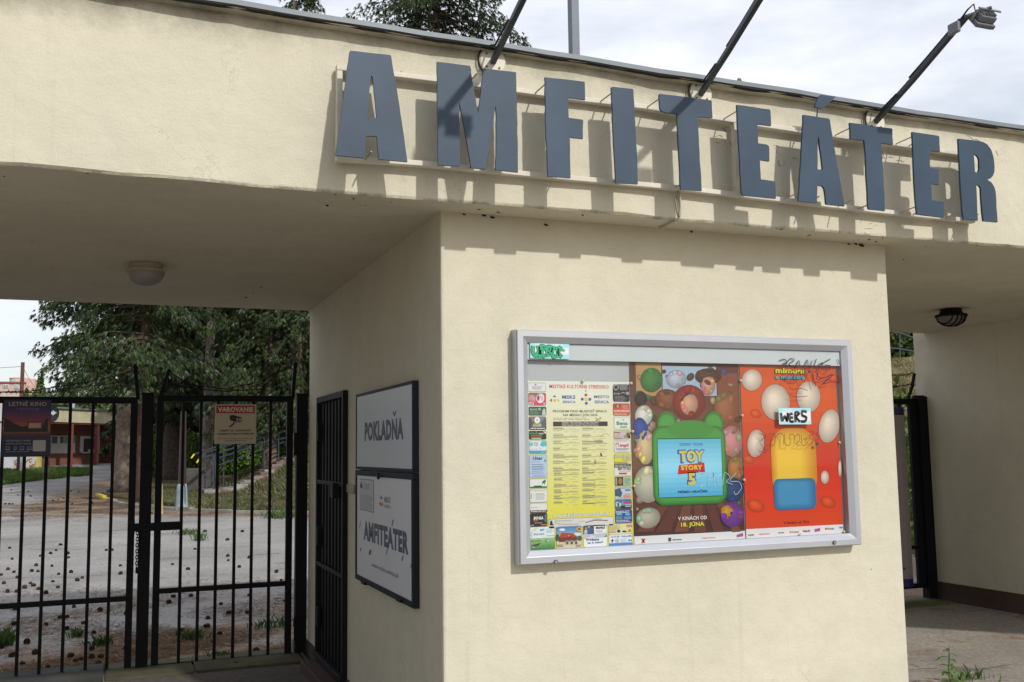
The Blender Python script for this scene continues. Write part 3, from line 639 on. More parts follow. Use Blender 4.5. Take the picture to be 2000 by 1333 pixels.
mb = MB(); mb.lathe(B, [(.112, -.068), (.105, -.095), (.08, -.122), (.045, -.138), (.001, -.142)], 26, (.16, .15, .14)); mb.build('dome', 'paint', r_, smooth=True)
mb = MB()
for k in range(-2, 3):
    X = k*.038; R = math.sqrt(max(.118**2-X*X, .001)); pts = [B+np.array([X, R*math.cos(math.pi*j/8), -.07-(.082*R/.118)*math.sin(math.pi*j/8)]) for j in range(9)]; mb.tube(pts, .0055, 5, (.012, .012, .012))
mb.build('cage', 'black', r_)

# ================================================================== DISPLAY CASE
bx0, bx1, bz0, bz1 = .358, 2.375, 1.052, 2.180
YF = -.075   # front of the frame
dc = thing('display_case', ((bx0+bx1)/2, 0, bz0), 'aluminium framed poster display case fixed to the sunlit pillar', 'display case')
AL = (.47, .485, .52)
def ringframe(x0, x1, z0, z1, prof, col, root, name):
    """prof: list of (inset, Y)"""
    mb = MB(); vs = []
    for ins, Y in prof: vs += [(x0+ins, Y, z0+ins), (x1-ins, Y, z0+ins), (x1-ins, Y, z1-ins), (x0+ins, Y, z1-ins)]
    fs = [(i*4+j, i*4+(j+1) % 4, (i+1)*4+(j+1) % 4, (i+1)*4+j) for i in range(len(prof)-1) for j in range(4)]
    mb.add(vs, fs, col); return mb.build(name, 'alu', root)
ringframe(bx0, bx1, bz0, bz1, [(0, -.001), (0, YF+.012), (.004, YF+.012), (.004, YF+.002), (.006, YF), (.034, YF), (.036, YF+.001), (.062, YF+.020), (.064, YF+.022), (.064, -.012)], AL, dc, 'frame')
mb = MB(); mb.box(bx0+.05, bx1-.05, -.014, -.002, bz0+.05, bz1-.05, (.42, .44, .46)); mb.build('backing', 'print', dc)
YS = YF+.032
sh = Sheet('Y', YS); sh.n = 0
mb = MB(); hz = sh.uv(1100, 704)[1]; mb.box(bx0+.066, bx1-.066, YS, YS+.008, hz, bz1-.066, (.50, .535, .55)); mb.build('header_strip', 'print', dc)
mb = MB(); mb.add([(bx0+.064, YF+.025, bz0+.064), (bx1-.064, YF+.025, bz0+.064), (bx1-.064, YF+.025, bz1-.064), (bx0+.064, YF+.025, bz1-.064)], [(0, 1, 2, 3)]); mb.build('front_pane', 'glass', dc)
for x, y in ((1085, 1098), (1629, 1060)):
    p = onY(x, y, YF); mb = MB(); mb.tube([p, p+np.array([0, -.006, 0])], .011, 14, (.10, .10, .11)); mb.tube([p+np.array([0, -.005, 0]), p+np.array([0, -.008, 0])], .007, 12, (.3, .3, .31)); mb.build('lock', 'alu', dc)

# ================================================================== POSTERS (flat printed sheets in the case)
YP = -.0175
K5 = lambda x, y: (1030+x/7.405, 740+y/7.405)
K6 = lambda x, y: (1030+x/7.405, 910+y/7.405)
def sheet_thing(name, sh, x0, y0, x1, y1, label, cat, col, group=None, name2='paper'):
    a = sh.uv(x0, y0); b = sh.uv(x1, y1)
    loc = (a[0], sh.k, min(a[1], b[1])) if sh.axis == 'Y' else (sh.k, -a[0], min(a[1], b[1]))
    return thing(name, loc, label, cat, group)
WHT = (.74, .75, .74); BLK = (.012, .012, .014); YEL = (.66, .62, .07)
# --- programme poster
P1 = Sheet('Y', YP); pg = sheet_thing('programme_poster', P1, 1033, 743, 1237, 1070, 'yellow monthly cinema programme poster framed by small adverts at the left of the case', 'poster', YEL)
a = P1.uv(1028, 744); b = P1.uv(1238, 1070); b0 = P1.uv(1033, 1079)
P1.n = 1
for i in range(24):
    t = (i+.5)/24; c0 = (.68, .70, .62); c1_ = (.66, .64, .30); c2_ = (.66, .61, .055)
    cc = [c0[j]+(c1_[j]-c0[j])*min(t*2, 1) if t < .5 else c1_[j]+(c2_[j]-c1_[j])*min((t*2-1)*1.6, 1) for j in range(3)]
    za, zb = a[1]+(b0[1]-a[1])*i/24, a[1]+(b0[1]-a[1])*(i+1)/24
    P1.rect_uv(a[0], za, b[0], zb, cc)
P1.build('paper', pg)
P1.n = 2
K = lambda x, y: K5(x, y)
def T5(s, x0, yb, x1, cap, col, bold=.03, f=K5, **k): x_, y_ = f(x0, yb); x2, _ = f(x1, yb); P1.text(s, x_, y_, x2, cap/7.405, col, bold, **k)
RED = (.50, .03, .05); BLU = (.04, .10, .36); DK = (.02, .02, .025)
T5('MESTSKÉ KULTÚRNE STREDISKO', 318, 136, 1176, 50, RED, .012)
T5('MSKS', 503, 292, 694, 52, BLU, .03); T5('SENICA', 510, 354, 697, 36, BLU, .02)
T5('MESTO', 965, 282, 1180, 40, BLU, .02); T5('SENICA', 970, 358, 1180, 42, BLU, .02)
T5('PROGRAM KINO MLADOSŤ SENICA', 370, 488, 1148, 34, DK, .012); T5('NA MESIAC JÚN 2026', 518, 542, 1014, 34, DK, .012)
P1.build('heading', pg)
P1.n = 2
P1.poly([K5(365, 266), K5(420, 266), K5(392, 236)], BLU); P1.poly([K5(322, 312), K5(354, 285), K5(354, 342)], RED); P1.poly([K5(465, 318), K5(440, 290), K5(440, 345)], (.65, .42, .04)); P1.ell(*K5(395, 314), 3., 3.1, (.62, .46, .04))
for x, y, r_, c_ in ((843, 178, 1.3, RED), (845, 236, 2.8, RED), (793, 297, 2.8, BLU), (903, 299, 2.8, BLU), (851, 357, 2.9, BLU)): P1.ell(*K5(x, y), r_, r_*1.05, c_)
P1.rect(*K5(828, 276), *K5(872, 322), (.62, .46, .04)); P1.n = 3; P1.ell(*K5(850, 299), 1.2, 1.2, WHT)
P1.build('emblem', pg)
P1.n = 2
P1.rect(*K5(370, 622), *K5(1160, 686), (.035, .02, .03))
P1.n = 3
P1.lines(*K5(495, 628), *K5(1045, 682), 3, (.55, .53, .5), .06, .4)
P1.n = 2; P1.lines(*K5(372, 560), *K5(925, 604), 2, (.2, .2, .17), .3, .3); P1.stroke([K5(980, 580), K5(1000, 570), K5(1012, 590), K5(985, 602), K5(1020, 600), K5(1045, 565), K5(1068, 568), K5(1050, 585), K5(1035, 618)], .0022, DK)
G = (.40, .39, .24)
y = 700; 
def block(xa, y_, xb, f, n_):
    P1.rect(*f(xa, y_), *f(xa+random.uniform(90, 140), y_+4), G)
    P1.rect(*f(xa, y_+16), *f(xa+random.uniform(55, 190), y_+27), (.26, .26, .17)); P1.rect(*f(xb-165, y_+18), *f(xb-95, y_+22), G); P1.rect(*f(xb-85, y_+17), *f(xb-70, y_+25), G)
    for i in range(n_): P1.rect(*f(xa, y_+38+i*12), *f(xb-random.uniform(0, 40) if i < n_-1 else xa+random.uniform(80, 200), y_+42+i*12), G)
    P1.rect(*f(xb-220, y_+44+n_*12), *f(xb-170, y_+49+n_*12), G); P1.rect(*f(xb-120, y_+44+n_*12), *f(xb-30, y_+49+n_*12), G)
for j, yy_ in enumerate(range(700, 1290, 96)): block(372, yy_, 765, K5, [2, 3, 2, 2, 3, 2, 3][j % 7]); block(790, yy_+random.randint(-4, 6), 1160, K5, [2, 2, 3, 2, 2, 3, 2][j % 7])
for j, yy_ in enumerate(range(90, 540, 84)): block(382, yy_, 765, K6, [2, 1, 2, 2, 2, 1][j % 6]); block(795, yy_-12, 1165, K6, [1, 2, 2, 1, 2, 2][j % 6])
P1.ell(*K5(1065, 1100), 1.7, 4, (.05, .05, .05), rot=-.3); P1.ell(*K5(1030, 905), 9, 3, (.36, .35, .2)); P1.ell(*K5(980, 1200), 2, 4, (.33, .32, .17)); P1.stroke([K5(1060, 850), K5(1080, 810), K5(1160, 800), K5(1168, 830)], .0015, (.1, .1, .08))
P1.build('programme_listing', pg)
P1.n = 2; T5('www.kulturavmeste.sk', 362, 746, 1192, 50, (.12, .22, .45), .055, K6); P1.n = 3; T5('www.kulturavmeste.sk', 366, 744, 1188, 46, (.72, .73, .74), .018, K6); P1.build('web_address', pg)
# adverts: (f, x0,y0,x1,y1, background, content fn)
def ad(f, x0, y0, x1, y1, bg_, fn=None, border=True, name='advert'):
    P1.n = 2
    if border: P1.rrect(*f(x0-4, y0-4), *f(x1+4, y1+4), (.05, .05, .05), .13)
    P1.n = 3; P1.rrect(*f(x0, y0), *f(x1, y1), bg_, .12); P1.n = 4
    if fn: fn()
    P1.build(name, pg)
def tx(s, x0, yb, x1, cap, col, f=K5, bold=.02, **k): T5(s, x0, yb, x1, cap, col, bold, f, **k)
def lin(f, x0, y0, x1, y1, n, col, rag=.3, th=.35): P1.lines(*f(x0, y0), *f(x1, y1), n, col, rag, th)
OR = (.62, .12, .02); TEAL = (.02, .28, .22); GRN = (.02, .22, .09); SKY = (.05, .28, .55)
def a1(): P1.poly([K5(100, 95), K5(118, 68), K5(130, 95)], RED); lin(K5, 60, 108, 240, 150, 3, (.3, .3, .3)); lin(K5, 80, 146, 190, 158, 1, RED, 0)
ad(K5, 8, 62, 264, 185, (.66, .66, .67), a1)
def a2():
    P1.ell(*K5(183, 282), 8, 9.6, (.72, .70, .72)); P1.n = 5; P1.ell(*K5(155, 285), 2.4, 5, (.2, .08, .12)); P1.ell(*K5(210, 285), 2.3, 5, (.55, .45, .45)); P1.rect(*K5(225, 348), *K5(256, 382), (.6, .4, .45))
    tx('NA BÁSNE', 20, 258, 90, 18, WHT); tx('DO NOVÉHO', 20, 284, 112, 18, WHT); tx('KULTÚRNEHO', 18, 306, 118, 18, WHT); lin(K5, 20, 316, 118, 332, 1, WHT, 0); P1.n = 4; P1.rrect(*K5(14, 346), *K5(90, 384), WHT, .4); P1.n = 5
    for i, c_ in enumerate(((.1, .4, .6), (.6, .2, .1), (.02, .02, .05))): P1.ell(*K5(28+i*20, 366), 1.6, 1.5, c_)
ad(K5, 16, 206, 266, 386, (.60, .05, .12), a2)
def a3(): tx('BLAHO', 36, 458, 142, 26, (.5, .55, .5)); lin(K5, 30, 465, 190, 525, 4, (.22, .36, .28)); P1.poly([K5(205, 528), K5(215, 460), K5(235, 430), K5(255, 440), K5(268, 528)], (.45, .5, .48)); P1.rect(*K5(155, 422), *K5(192, 460), (.3, .42, .36))
ad(K5, 20, 410, 270, 530, (.02, .09, .05), a3)
def a4():
    P1.poly([K5(24, 560), K5(90, 640), K5(60, 700), K5(24, 705)], (.06, .08, .11)); P1.poly([K5(268, 560), K5(190, 640), K5(215, 700), K5(268, 700)], (.08, .10, .14)); P1.poly([K5(70, 660), K5(135, 640), K5(210, 660), K5(190, 690), K5(90, 690)], (.4, .42, .45)); P1.n = 5; P1.ell(*K5(138, 600), 5.6, 6.4, WHT); P1.ell(*K5(130, 660), 6, 2, (.4, .28, .04)); P1.rect(*K5(24, 704), *K5(268, 734), (.03, .03, .04)); P1.n = 6; tx('G', 128, 612, 148, 24, BLK); lin(K5, 40, 708, 250, 730, 1, WHT, 0, .5)
ad(K5, 22, 552, 270, 736, (.17, .20, .24), a4)
def a5(): tx('POŽIČOVŇA', 30, 806, 148, 22, (.1, .5, .25)); tx('ORAZA', 158, 806, 232, 22, WHT); lin(K5, 50, 812, 215, 856, 2, OR, .1, .5); P1.rrect(*K5(55, 860), *K5(198, 874), (.35, .6, .45), .4); P1.poly([K5(220, 764), K5(264, 764), K5(264, 806)], (.6, .6, .6)); P1.ell(*K5(128, 772), 1.2, 1.2, OR)
ad(K5, 24, 760, 270, 876, (.015, .02, .022), a5)
def a6():
    P1.poly([K5(178, 960), K5(208, 902), K5(272, 906), K5(272, 975), K5(215, 985)], (.07, .45, .60)); P1.rect(*K5(30, 1040), *K5(274, 1080), (.06, .42, .56)); P1.ell(*K5(56, 948), 3.6, 4.3, (.15, .5, .65)); tx('ŠPAČ', 96, 948, 158, 22, SKY); tx('FARBY', 96, 974, 160, 18, (.5, .3, .1)); P1.poly([K5(180, 1015), K5(196, 985), K5(186, 1020)], (.25, .08, .2)); P1.n = 5; lin(K5, 34, 1046, 210, 1076, 2, (.05, .2, .3)); lin(K5, 36, 1012, 150, 1026, 1, (.5, .45, .2))
ad(K5, 28, 902, 276, 1082, (.68, .71, .72), a6)
def a7(): tx('A', 66, 1176, 106, 50, (.55, .02, .02)); tx('lter', 110, 1176, 222, 50, (.02, .09, .2), K5, .04); P1.rect(*K5(240, 1172), *K5(270, 1204), (.2, .25, .35)); lin(K5, 60, 1194, 220, 1210, 1, (.25, .3, .35)); lin(K5, 60, 1228, 245, 1320, 3, (.12, .2, .36), .2, .3); lin(K6, 60, 4, 235, 120, 4, (.12, .2, .36), .1, .25); lin(K6, 70, 130, 270, 165, 2, (.25, .3, .4))
x0_, y0_ = K5(28, 1108); x1_, y1_ = K6(284, 172); P1.n = 2; P1.rrect(x0_-.5, y0_-.5, x1_+.5, y1_+.5, (.08, .1, .15), .08); P1.n = 3; P1.rrect(x0_, y0_, x1_, y1_, (.40, .52, .70), .08); P1.n = 4; a7(); P1.build('advert', pg)
def a8(): tx('JOCKEY', 36, 248, 196, 32, GRN); tx('RESTAURANT', 36, 276, 196, 18, (.2, .45, .3)); P1.rrect(*K6(34, 304), *K6(284, 316), GRN); P1.rrect(*K6(90, 288), *K6(206, 306), GRN); P1.ell(*K6(236, 235), 3.6, 2.6, GRN, rot=-.3); P1.ell(*K6(252, 215), 1.6, 2., GRN); P1.stroke([K6(222, 245), K6(214, 270)], .003, GRN); P1.stroke([K6(248, 250), K6(244, 278)], .003, GRN)
ad(K6, 32, 196, 286, 316, (.68, .69, .68), a8)
def a9(): P1.rect(*K6(44, 400), *K6(60, 480), (.4, .35, .15)); lin(K6, 36, 352, 270, 366, 1, (.35, .35, .35)); lin(K6, 120, 396, 270, 490, 6, (.3, .3, .3)); P1.stroke([K6(70, 400), K6(100, 420), K6(104, 460), K6(76, 486)], .001, (.5, .5, .4))
ad(K6, 34, 342, 286, 522, (.66, .67, .67), a9)
def a10(): tx('HOLZ', 46, 592, 172, 34, (.55, .09, .03)); lin(K6, 50, 598, 170, 608, 1, (.4, .3, .3)); P1.rect(*K6(36, 648), *K6(286, 670), (.08, .02, .02)); P1.n = 5; lin(K6, 46, 650, 270, 668, 1, (.6, .55, .55), 0, .5)
ad(K6, 36, 548, 286, 672, (.66, .66, .66), a10)
def a11(): tx('BOGA', 88, 782, 228, 44, WHT, K6, .05, slant=.15); P1.rect(*K6(84, 792), *K6(150, 802), OR); tx('www.boga.sk', 104, 834, 212, 14, (.6, .6, .6), K6); P1.rect(*K6(196, 846), *K6(284, 860), (.5, .18, .04)); P1.rect(*K6(46, 858), *K6(94, 866), (.4, .4, .4)); P1.poly([K6(250, 696), K6(286, 696), K6(286, 830), K6(240, 800)], (.10, .14, .18))
ad(K6, 38, 692, 288, 870, (.025, .028, .032), a11)
def a12(): tx('MP', 182, 946, 248, 32, SKY, K6); tx('elmont', 84, 1006, 242, 32, SKY, K6); P1.stroke([K6(66, 960), K6(50, 985), K6(54, 1015), K6(72, 1026)], .0025, SKY); P1.stroke([K6(60, 948), K6(80, 935)], .003, (.5, .5, .1)); P1.stroke([K6(112, 946), K6(100, 925), K6(118, 906), K6(146, 905)], .003, (.45, .55, .25)); lin(K6, 270, 905, 385, 970, 4, (.2, .45, .6)); lin(K6, 272, 1004, 388, 1018, 1, SKY, 0)
ad(K6, 38, 892, 392, 1042, (.70, .73, .75), a12)
def a13(): P1.grad(*K6(42, 1058), *K6(398, 1192), (.30, .50, .22), (.03, .20, .04), 8); P1.n = 5; P1.ell(*K6(280, 1085), 3.2, 2.9, (.02, .25, .08)); P1.n = 6; P1.ell(*K6(288, 1083), 2.2, 2, (.4, .6, .3)); lin(K6, 44, 1078, 240, 1096, 1, (.05, .15, .03)); lin(K6, 246, 1136, 340, 1148, 1, (.1, .25, .08)); P1.ell(*K6(110, 1150), 7, 2.4, (.10, .08, .07), rot=-.2); P1.ell(*K6(160, 1132), 3.6, 1.4, (.12, .07, .05), rot=-.3); P1.ell(*K6(84, 1172), 2.6, 1.8, (.5, .5, .48))
ad(K6, 42, 1056, 398, 1194, (.2, .45, .15), a13)
def a14():
    P1.grad(*K6(418, 886), *K6(782, 1100), (.05, .20, .42), (.40, .55, .65), 8); P1.n = 5; P1.ell(*K6(500, 925), 6, 2.6, (.7, .72, .74)); P1.ell(*K6(720, 990), 8, 3, (.65, .68, .7)); P1.rect(*K6(418, 1096), *K6(782, 1184), (.60, .52, .36)); P1.n = 6; P1.ell(*K6(430, 1040), 3.5, 7, (.03, .10, .03)); P1.ell(*K6(750, 1050), 5, 5, (.05, .12, .04)); P1.rect(*K6(450, 1028), *K6(712, 1092), (.16, .04, .025)); P1.n = 7; P1.poly([K6(452, 1040), K6(490, 968), K6(660, 978), K6(716, 1030), K6(640, 1036), K6(600, 990), K6(560, 1040)], (.42, .06, .03)); P1.n = 8
    for i in range(3): P1.rect(*K6(548+i*64, 1086), *K6(594+i*64, 1140), (.66, .66, .66))
    P1.n = 9
    for i in range(3): P1.rect(*K6(553+i*64, 1092), *K6(589+i*64, 1134), (.08, .10, .08))
    P1.ell(*K6(740, 918), 5.6, 4.2, (.6, .4, .15)); P1.n = 10; P1.ell(*K6(742, 914), 3.4, 2, (.2, .08, .04)); tx('', 0, 0, 1, 1, BLK); lin(K6, 425, 1136, 520, 1176, 2, (.15, .08, .04), .1); lin(K6, 698, 1140, 776, 1170, 2, (.15, .08, .04), .1)
ad(K6, 416, 884, 784, 1186, (.5, .55, .6), a14)
def a15():
    P1.rect(*K6(806, 872), *K6(962, 986), (.07, .09, .14)); P1.poly([K6(810, 1070), K6(830, 1000), K6(1000, 985), K6(1148, 965), K6(1148, 1030), K6(1020, 1040), K6(900, 1030)], (.45, .48, .58)); P1.n = 5; P1.poly([K6(880, 1060), K6(920, 1000), K6(1000, 1040)], (.6, .62, .7)); P1.poly([K6(1100, 1030), K6(1146, 1000), K6(1148, 1022)], (.06, .08, .25)); P1.ell(*K6(885, 886), 2, 2.2, (.45, .30, .22)); P1.ell(*K6(845, 905), 2, 2.2, (.42, .28, .2)); P1.poly([K6(860, 980), K6(866, 915), K6(905, 900), K6(930, 975)], (.05, .12, .3)); P1.poly([K6(815, 984), K6(825, 925), K6(862, 930), K6(872, 984)], (.5, .5, .52)); P1.n = 6
    tx('MAHLE', 988, 914, 1118, 32, (.03, .03, .06), K6, .04); lin(K6, 990, 926, 1110, 962, 3, (.45, .45, .5)); tx('Pridajte', 852, 1086, 1034, 32, (.05, .05, .09), K6); tx('sa k nám!', 868, 1128, 1088, 30, SKY, K6, .03)
ad(K6, 804, 866, 1152, 1160, (.72, .73, .76), a15)
def a16():
    lin(K6, 1180, 856, 1360, 924, 5, (.25, .22, .08), .3); tx('0905 123', 1178, 954, 1280, 18, (.5, .12, .02), K6) if False else lin(K6, 1178, 936, 1282, 972, 2, (.5, .12, .02), .1, .5); P1.ell(*K6(1318, 946), 3.4, 3, (.03, .06, .16)); P1.ell(*K6(1400, 950), 4.5, 1.8, (.05, .05, .05)); P1.poly([K6(1445, 958), K6(1455, 925), K6(1490, 908), K6(1508, 958)], (.48, .28, .03)); P1.stroke([K6(1428, 868), K6(1450, 858), K6(1468, 866), K6(1490, 854), K6(1505, 876)], .004, RED); lin(K6, 1430, 876, 1508, 890, 1, RED, 0, .6)
ad(K6, 1172, 846, 1514, 980, (.66, .63, .36), a16)
def a17(): tx('LUX JB - Sobotišťe', 1206, 1042, 1516, 26, (.10, .12, .34), K6); P1.ell(*K6(1226, 1088), 1.6, 4, (.25, .08, .22)); P1.rect(*K6(1204, 1078), *K6(1250, 1086), (.25, .08, .22)); P1.rect(*K6(1266, 1060), *K6(1320, 1112), (.4, .45, .45)); lin(K6, 1340, 1056, 1440, 1112, 5, (.3, .4, .6)); P1.rect(*K6(1458, 1068), *K6(1480, 1092), BLU); P1.rect(*K6(1488, 1068), *K6(1508, 1092), BLU); P1.rect(*K6(1180, 1124), *K6(1516, 1138), (.08, .2, .5))
ad(K6, 1178, 1000, 1518, 1140, (.66, .70, .76), a17)
def a18():
    P1.poly([K6(322, 862), K6(326, 812), K6(342, 790), K6(356, 800), K6(362, 840), K6(384, 862)], (.03, .02, .02)); P1.stroke([K6(386, 826), K6(520, 846), K6(740, 842)], .002, (.35, .12, .1)); P1.stroke([K6(840, 824), K6(980, 788), K6(1160, 792)], .004, (.18, .06, .05)); lin(K6, 390, 786, 640, 806, 1, (.42, .40, .42), 0, .55); lin(K6, 940, 762, 1070, 776, 1, (.42, .40, .42), 0, .55); lin(K6, 742, 796, 836, 812, 1, (.5, .45, .4), 0, .5)
ad(K6, 310, 776, 1240, 862, (.60, .60, .61), a18)
# right column of adverts
def b1():
    P1.stroke([K5(1244, 104), K5(1276, 92), K5(1310, 104), K5(1306, 140), K5(1276, 164), K5(1250, 142), K5(1244, 104)], .0028, (.55, .56, .58)); lin(K5, 1330, 92, 1462, 170, 5, (.5, .5, .52)); [P1.ell(*K5(1258+30*i, 218), 1.6, 1.8, c_) for i, c_ in enumerate(((.1, .4, .55), (.5, .1, .1), (.5, .35, .08)))]; P1.rect(*K5(1426, 192), *K5(1464, 232), (.35, .36, .38)); P1.stroke([K5(1350, 215), K5(1380, 200), K5(1400, 214), K5(1416, 195)], .0015, WHT); lin(K5, 1262, 246, 1456, 338, 5, (.4, .4, .42), .4, .25)
ad(K5, 1234, 86, 1476, 334, (.02, .022, .03), b1)
def b2(): P1.ell(*K5(1300, 396), 6.5, 3.6, (.20, .05, .03)); P1.n = 5; P1.rect(*K5(1288, 380), *K5(1316, 418), (.3, .4, .5)); tx('KLIMATIZÁCIE', 1248, 480, 1470, 26, WHT, K5, .04); lin(K5, 1370, 378, 1468, 440, 4, (.7, .5, .45)); lin(K5, 1250, 490, 1470, 530, 2, (.7, .5, .4), .3, .4)
ad(K5, 1238, 362, 1478, 532, (.55, .07, .03), b2)
def b3(): tx('Bena', 1288, 672, 1446, 54, GRN, K5, .03); P1.poly([K5(1384, 612), K5(1366, 582), K5(1388, 590)], (.15, .45, .12)); P1.poly([K5(1386, 612), K5(1392, 574), K5(1400, 600)], (.3, .55, .15)); P1.rrect(*K5(1334, 690), *K5(1440, 710), (.12, .42, .12), .4)
ad(K5, 1250, 558, 1484, 728, (.68, .70, .68), b3)
def b4(): tx('coop', 1252, 790, 1342, 26, (.55, .02, .03), K5, .06); P1.n = 5; lin(K5, 1254, 806, 1370, 862, 3, (.6, .35, .35)); P1.ell(*K5(1455, 815), 3.6, 5, (.08, .12, .04)); P1.ell(*K5(1415, 835), 3, 3, (.5, .22, .1)); P1.ell(*K5(1440, 770), 3.2, 1.8, (.55, .42, .12)); P1.ell(*K5(1470, 845), 2.4, 2.2, (.05, .06, .04)); P1.rect(*K5(1250, 866), *K5(1370, 870), (.5, .05, .05))
ad(K5, 1248, 756, 1484, 868, (.45, .48, .50), b4)
def b5(): tx('mpl', 1332, 986, 1460, 46, (.52, .03, .06), K5, .05); P1.rect(*K5(1270, 928), *K5(1320, 990), (.45, .2, .25)); P1.n = 5; P1.poly([K5(1276, 984), K5(1294, 936), K5(1314, 984)], (.7, .7, .7)); P1.rrect(*K5(1272, 1006), *K5(1464, 1026), (.35, .36, .38), .4); lin(K5, 1280, 898, 1460, 912, 1, (.6, .3, .3)); lin(K5, 1290, 1036, 1450, 1054, 2, (.5, .4, .4))
ad(K5, 1252, 894, 1488, 1062, (.67, .67, .68), b5)
def b6(): P1.rect(*K5(1256, 1198), *K5(1494, 1240), (.62, .58, .2)); P1.rect(*K5(1254, 1238), *K5(1496, 1284), (.02, .02, .02)); P1.rect(*K5(1254, 1284), *K6(1496, 140), (.67, .67, .67)); P1.n = 5; tx('Kovošrot', 1258, 1146, 1486, 42, BLK, K5, .06); tx('VAŠIN', 1372, 1186, 1480, 34, BLK, K5, .06); P1.n = 6; tx('Kovošrot', 1260, 1144, 1484, 38, (.7, .7, .66), K5, .02); tx('VAŠIN', 1375, 1184, 1478, 30, (.7, .7, .66), K5, .02); lin(K5, 1256, 1200, 1480, 1236, 2, (.12, .1, .02), .2, .4); lin(K5, 1260, 1242, 1490, 1280, 2, (.6, .6, .6), .1, .4); tx('0903 373 854', 1304, 68, 1490, 36, (.03, .03, .03), K6); P1.rect(*K6(1320, 104), *K6(1436, 122), (.5, .06, .04)); lin(K6, 1316, 78, 1480, 94, 1, (.3, .3, .3), 0)
x0_, y0_ = K5(1254, 1092); x1_, y1_ = K6(1496, 142); P1.n = 2; P1.rrect(x0_-.4, y0_-.4, x1_+.4, y1_+.4, BLK, .08); P1.n = 3; P1.rrect(x0_, y0_, x1_, y1_, (.64, .60, .03), .08); P1.n = 4; b6(); P1.build('advert', pg)
def b7(): P1.rect(*K6(1264, 168), *K6(1384, 284), (.05, .03, .025)); P1.n = 5; P1.ell(*K6(1340, 225), 4, 6.4, (.32, .18, .07)); P1.rect(*K6(1266, 176), *K6(1296, 282), (.35, .30, .3)); lin(K6, 1398, 176, 1490, 270, 6, (.12, .25, .14))
ad(K6, 1264, 166, 1498, 284, (.36, .52, .40), b7)
def b8(): P1.poly([K6(1268, 440), K6(1268, 340), K6(1340, 330), K6(1372, 400), K6(1350, 452)], (.05, .10, .2)); P1.n = 5; P1.rrect(*K6(1408, 342), *K6(1488, 362), (.08, .2, .5), .4); P1.rect(*K6(1388, 424), *K6(1488, 466), (.5, .10, .04)); P1.n = 6; lin(K6, 1394, 428, 1484, 462, 2, WHT, 0, .4); lin(K6, 1410, 400, 1484, 414, 1, (.5, .1, .08), 0); lin(K6, 1300, 314, 1480, 330, 1, (.2, .2, .25), 0); lin(K6, 1300, 458, 1380, 476, 1, (.2, .2, .25), 0)
ad(K6, 1266, 310, 1500, 482, (.50, .55, .62), b8)
def b9(): P1.grad(*K6(1264, 502), *K6(1506, 570), (.05, .14, .36), (.15, .3, .5), 4); P1.n = 5; P1.rect(*K6(1270, 524), *K6(1320, 590), (.35, .5, .58)); P1.rect(*K6(1300, 540), *K6(1350, 584), (.5, .58, .6)); P1.rect(*K6(1370, 506), *K6(1384, 600), (.4, .3, .25)); P1.poly([K6(1408, 520), K6(1500, 512), K6(1502, 540), K6(1412, 546)], (.5, .06, .08)); P1.rect(*K6(1350, 576), *K6(1506, 618), (.05, .05, .06)); P1.n = 6; lin(K6, 1410, 558, 1500, 596, 2, WHT, .1, .4)
ad(K6, 1264, 500, 1508, 620, (.12, .12, .15), b9)
def b10(): P1.rect(*K6(1286, 690), *K6(1366, 712), (.15, .42, .6)); P1.rect(*K6(1414, 690), *K6(1480, 716), (.15, .42, .6)); P1.rect(*K6(1276, 730), *K6(1370, 780), (.10, .22, .3)); P1.rect(*K6(1390, 736), *K6(1500, 770), (.12, .26, .36)); P1.n = 5; lin(K6, 1270, 652, 1500, 682, 2, WHT, .2, .4); lin(K6, 1280, 786, 1500, 816, 2, WHT, .2, .35)
ad(K6, 1266, 640, 1514, 820, (.04, .07, .32), b10)
# --- second poster: generic stand-in for the film artwork, writing kept
P2 = Sheet('Y', YP); R8 = lambda x, y: (1220+x/2.898, 660+y/2.898)
pa = sheet_thing('film_poster', P2, 1229, 706, 1455, 1050, 'brown film poster with a green framed blue screen in the middle of the case', 'poster', WHT)
P2.n = 2; a = P2.uv(1229, 706); b = P2.uv(1455, 1052); zl = P2.uv(1237, 1069)[1]
P2.rect_uv(a[0], zl, b[0], a[1], (.66, .67, .68)); P2.build('paper', pa)
P2.n = 3; zi = P2.uv(1240, 1048)[1]
for i in range(14):
    t = (i+.5)/14; c_ = [(.10, .025, .018), (.13, .05, .03), (.16, .08, .05), (.12, .05, .04), (.05, .02, .02)]; k = t*4; j = min(int(k), 3); k -= j; cc = [c_[j][q]*(1-k)+c_[j+1][q]*k for q in range(3)]
    P2.rect_uv(a[0], a[1]+(zi-a[1])*i/14, b[0], a[1]+(zi-a[1])*(i+1)/14, cc)
P2.n = 4; P2.rect(*R8(60, 140), *R8(210, 330), (.42, .25, .10)); P2.n = 5; P2.rect(*R8(210, 160), *R8(520, 330), (.32, .42, .55)); P2.rect(*R8(520, 200), *R8(645, 500), (.20, .06, .03))
# plank floor
P2.n = 6
for i in range(6): P2.poly([R8(60+i*110, 1100), R8(160+i*110*.98-i*8, 1096), R8(210+(i+1)*60-18, 930), R8(210+i*60, 930)], [(.14, .045, .035), (.11, .035, .03), (.16, .055, .04)][i % 3])
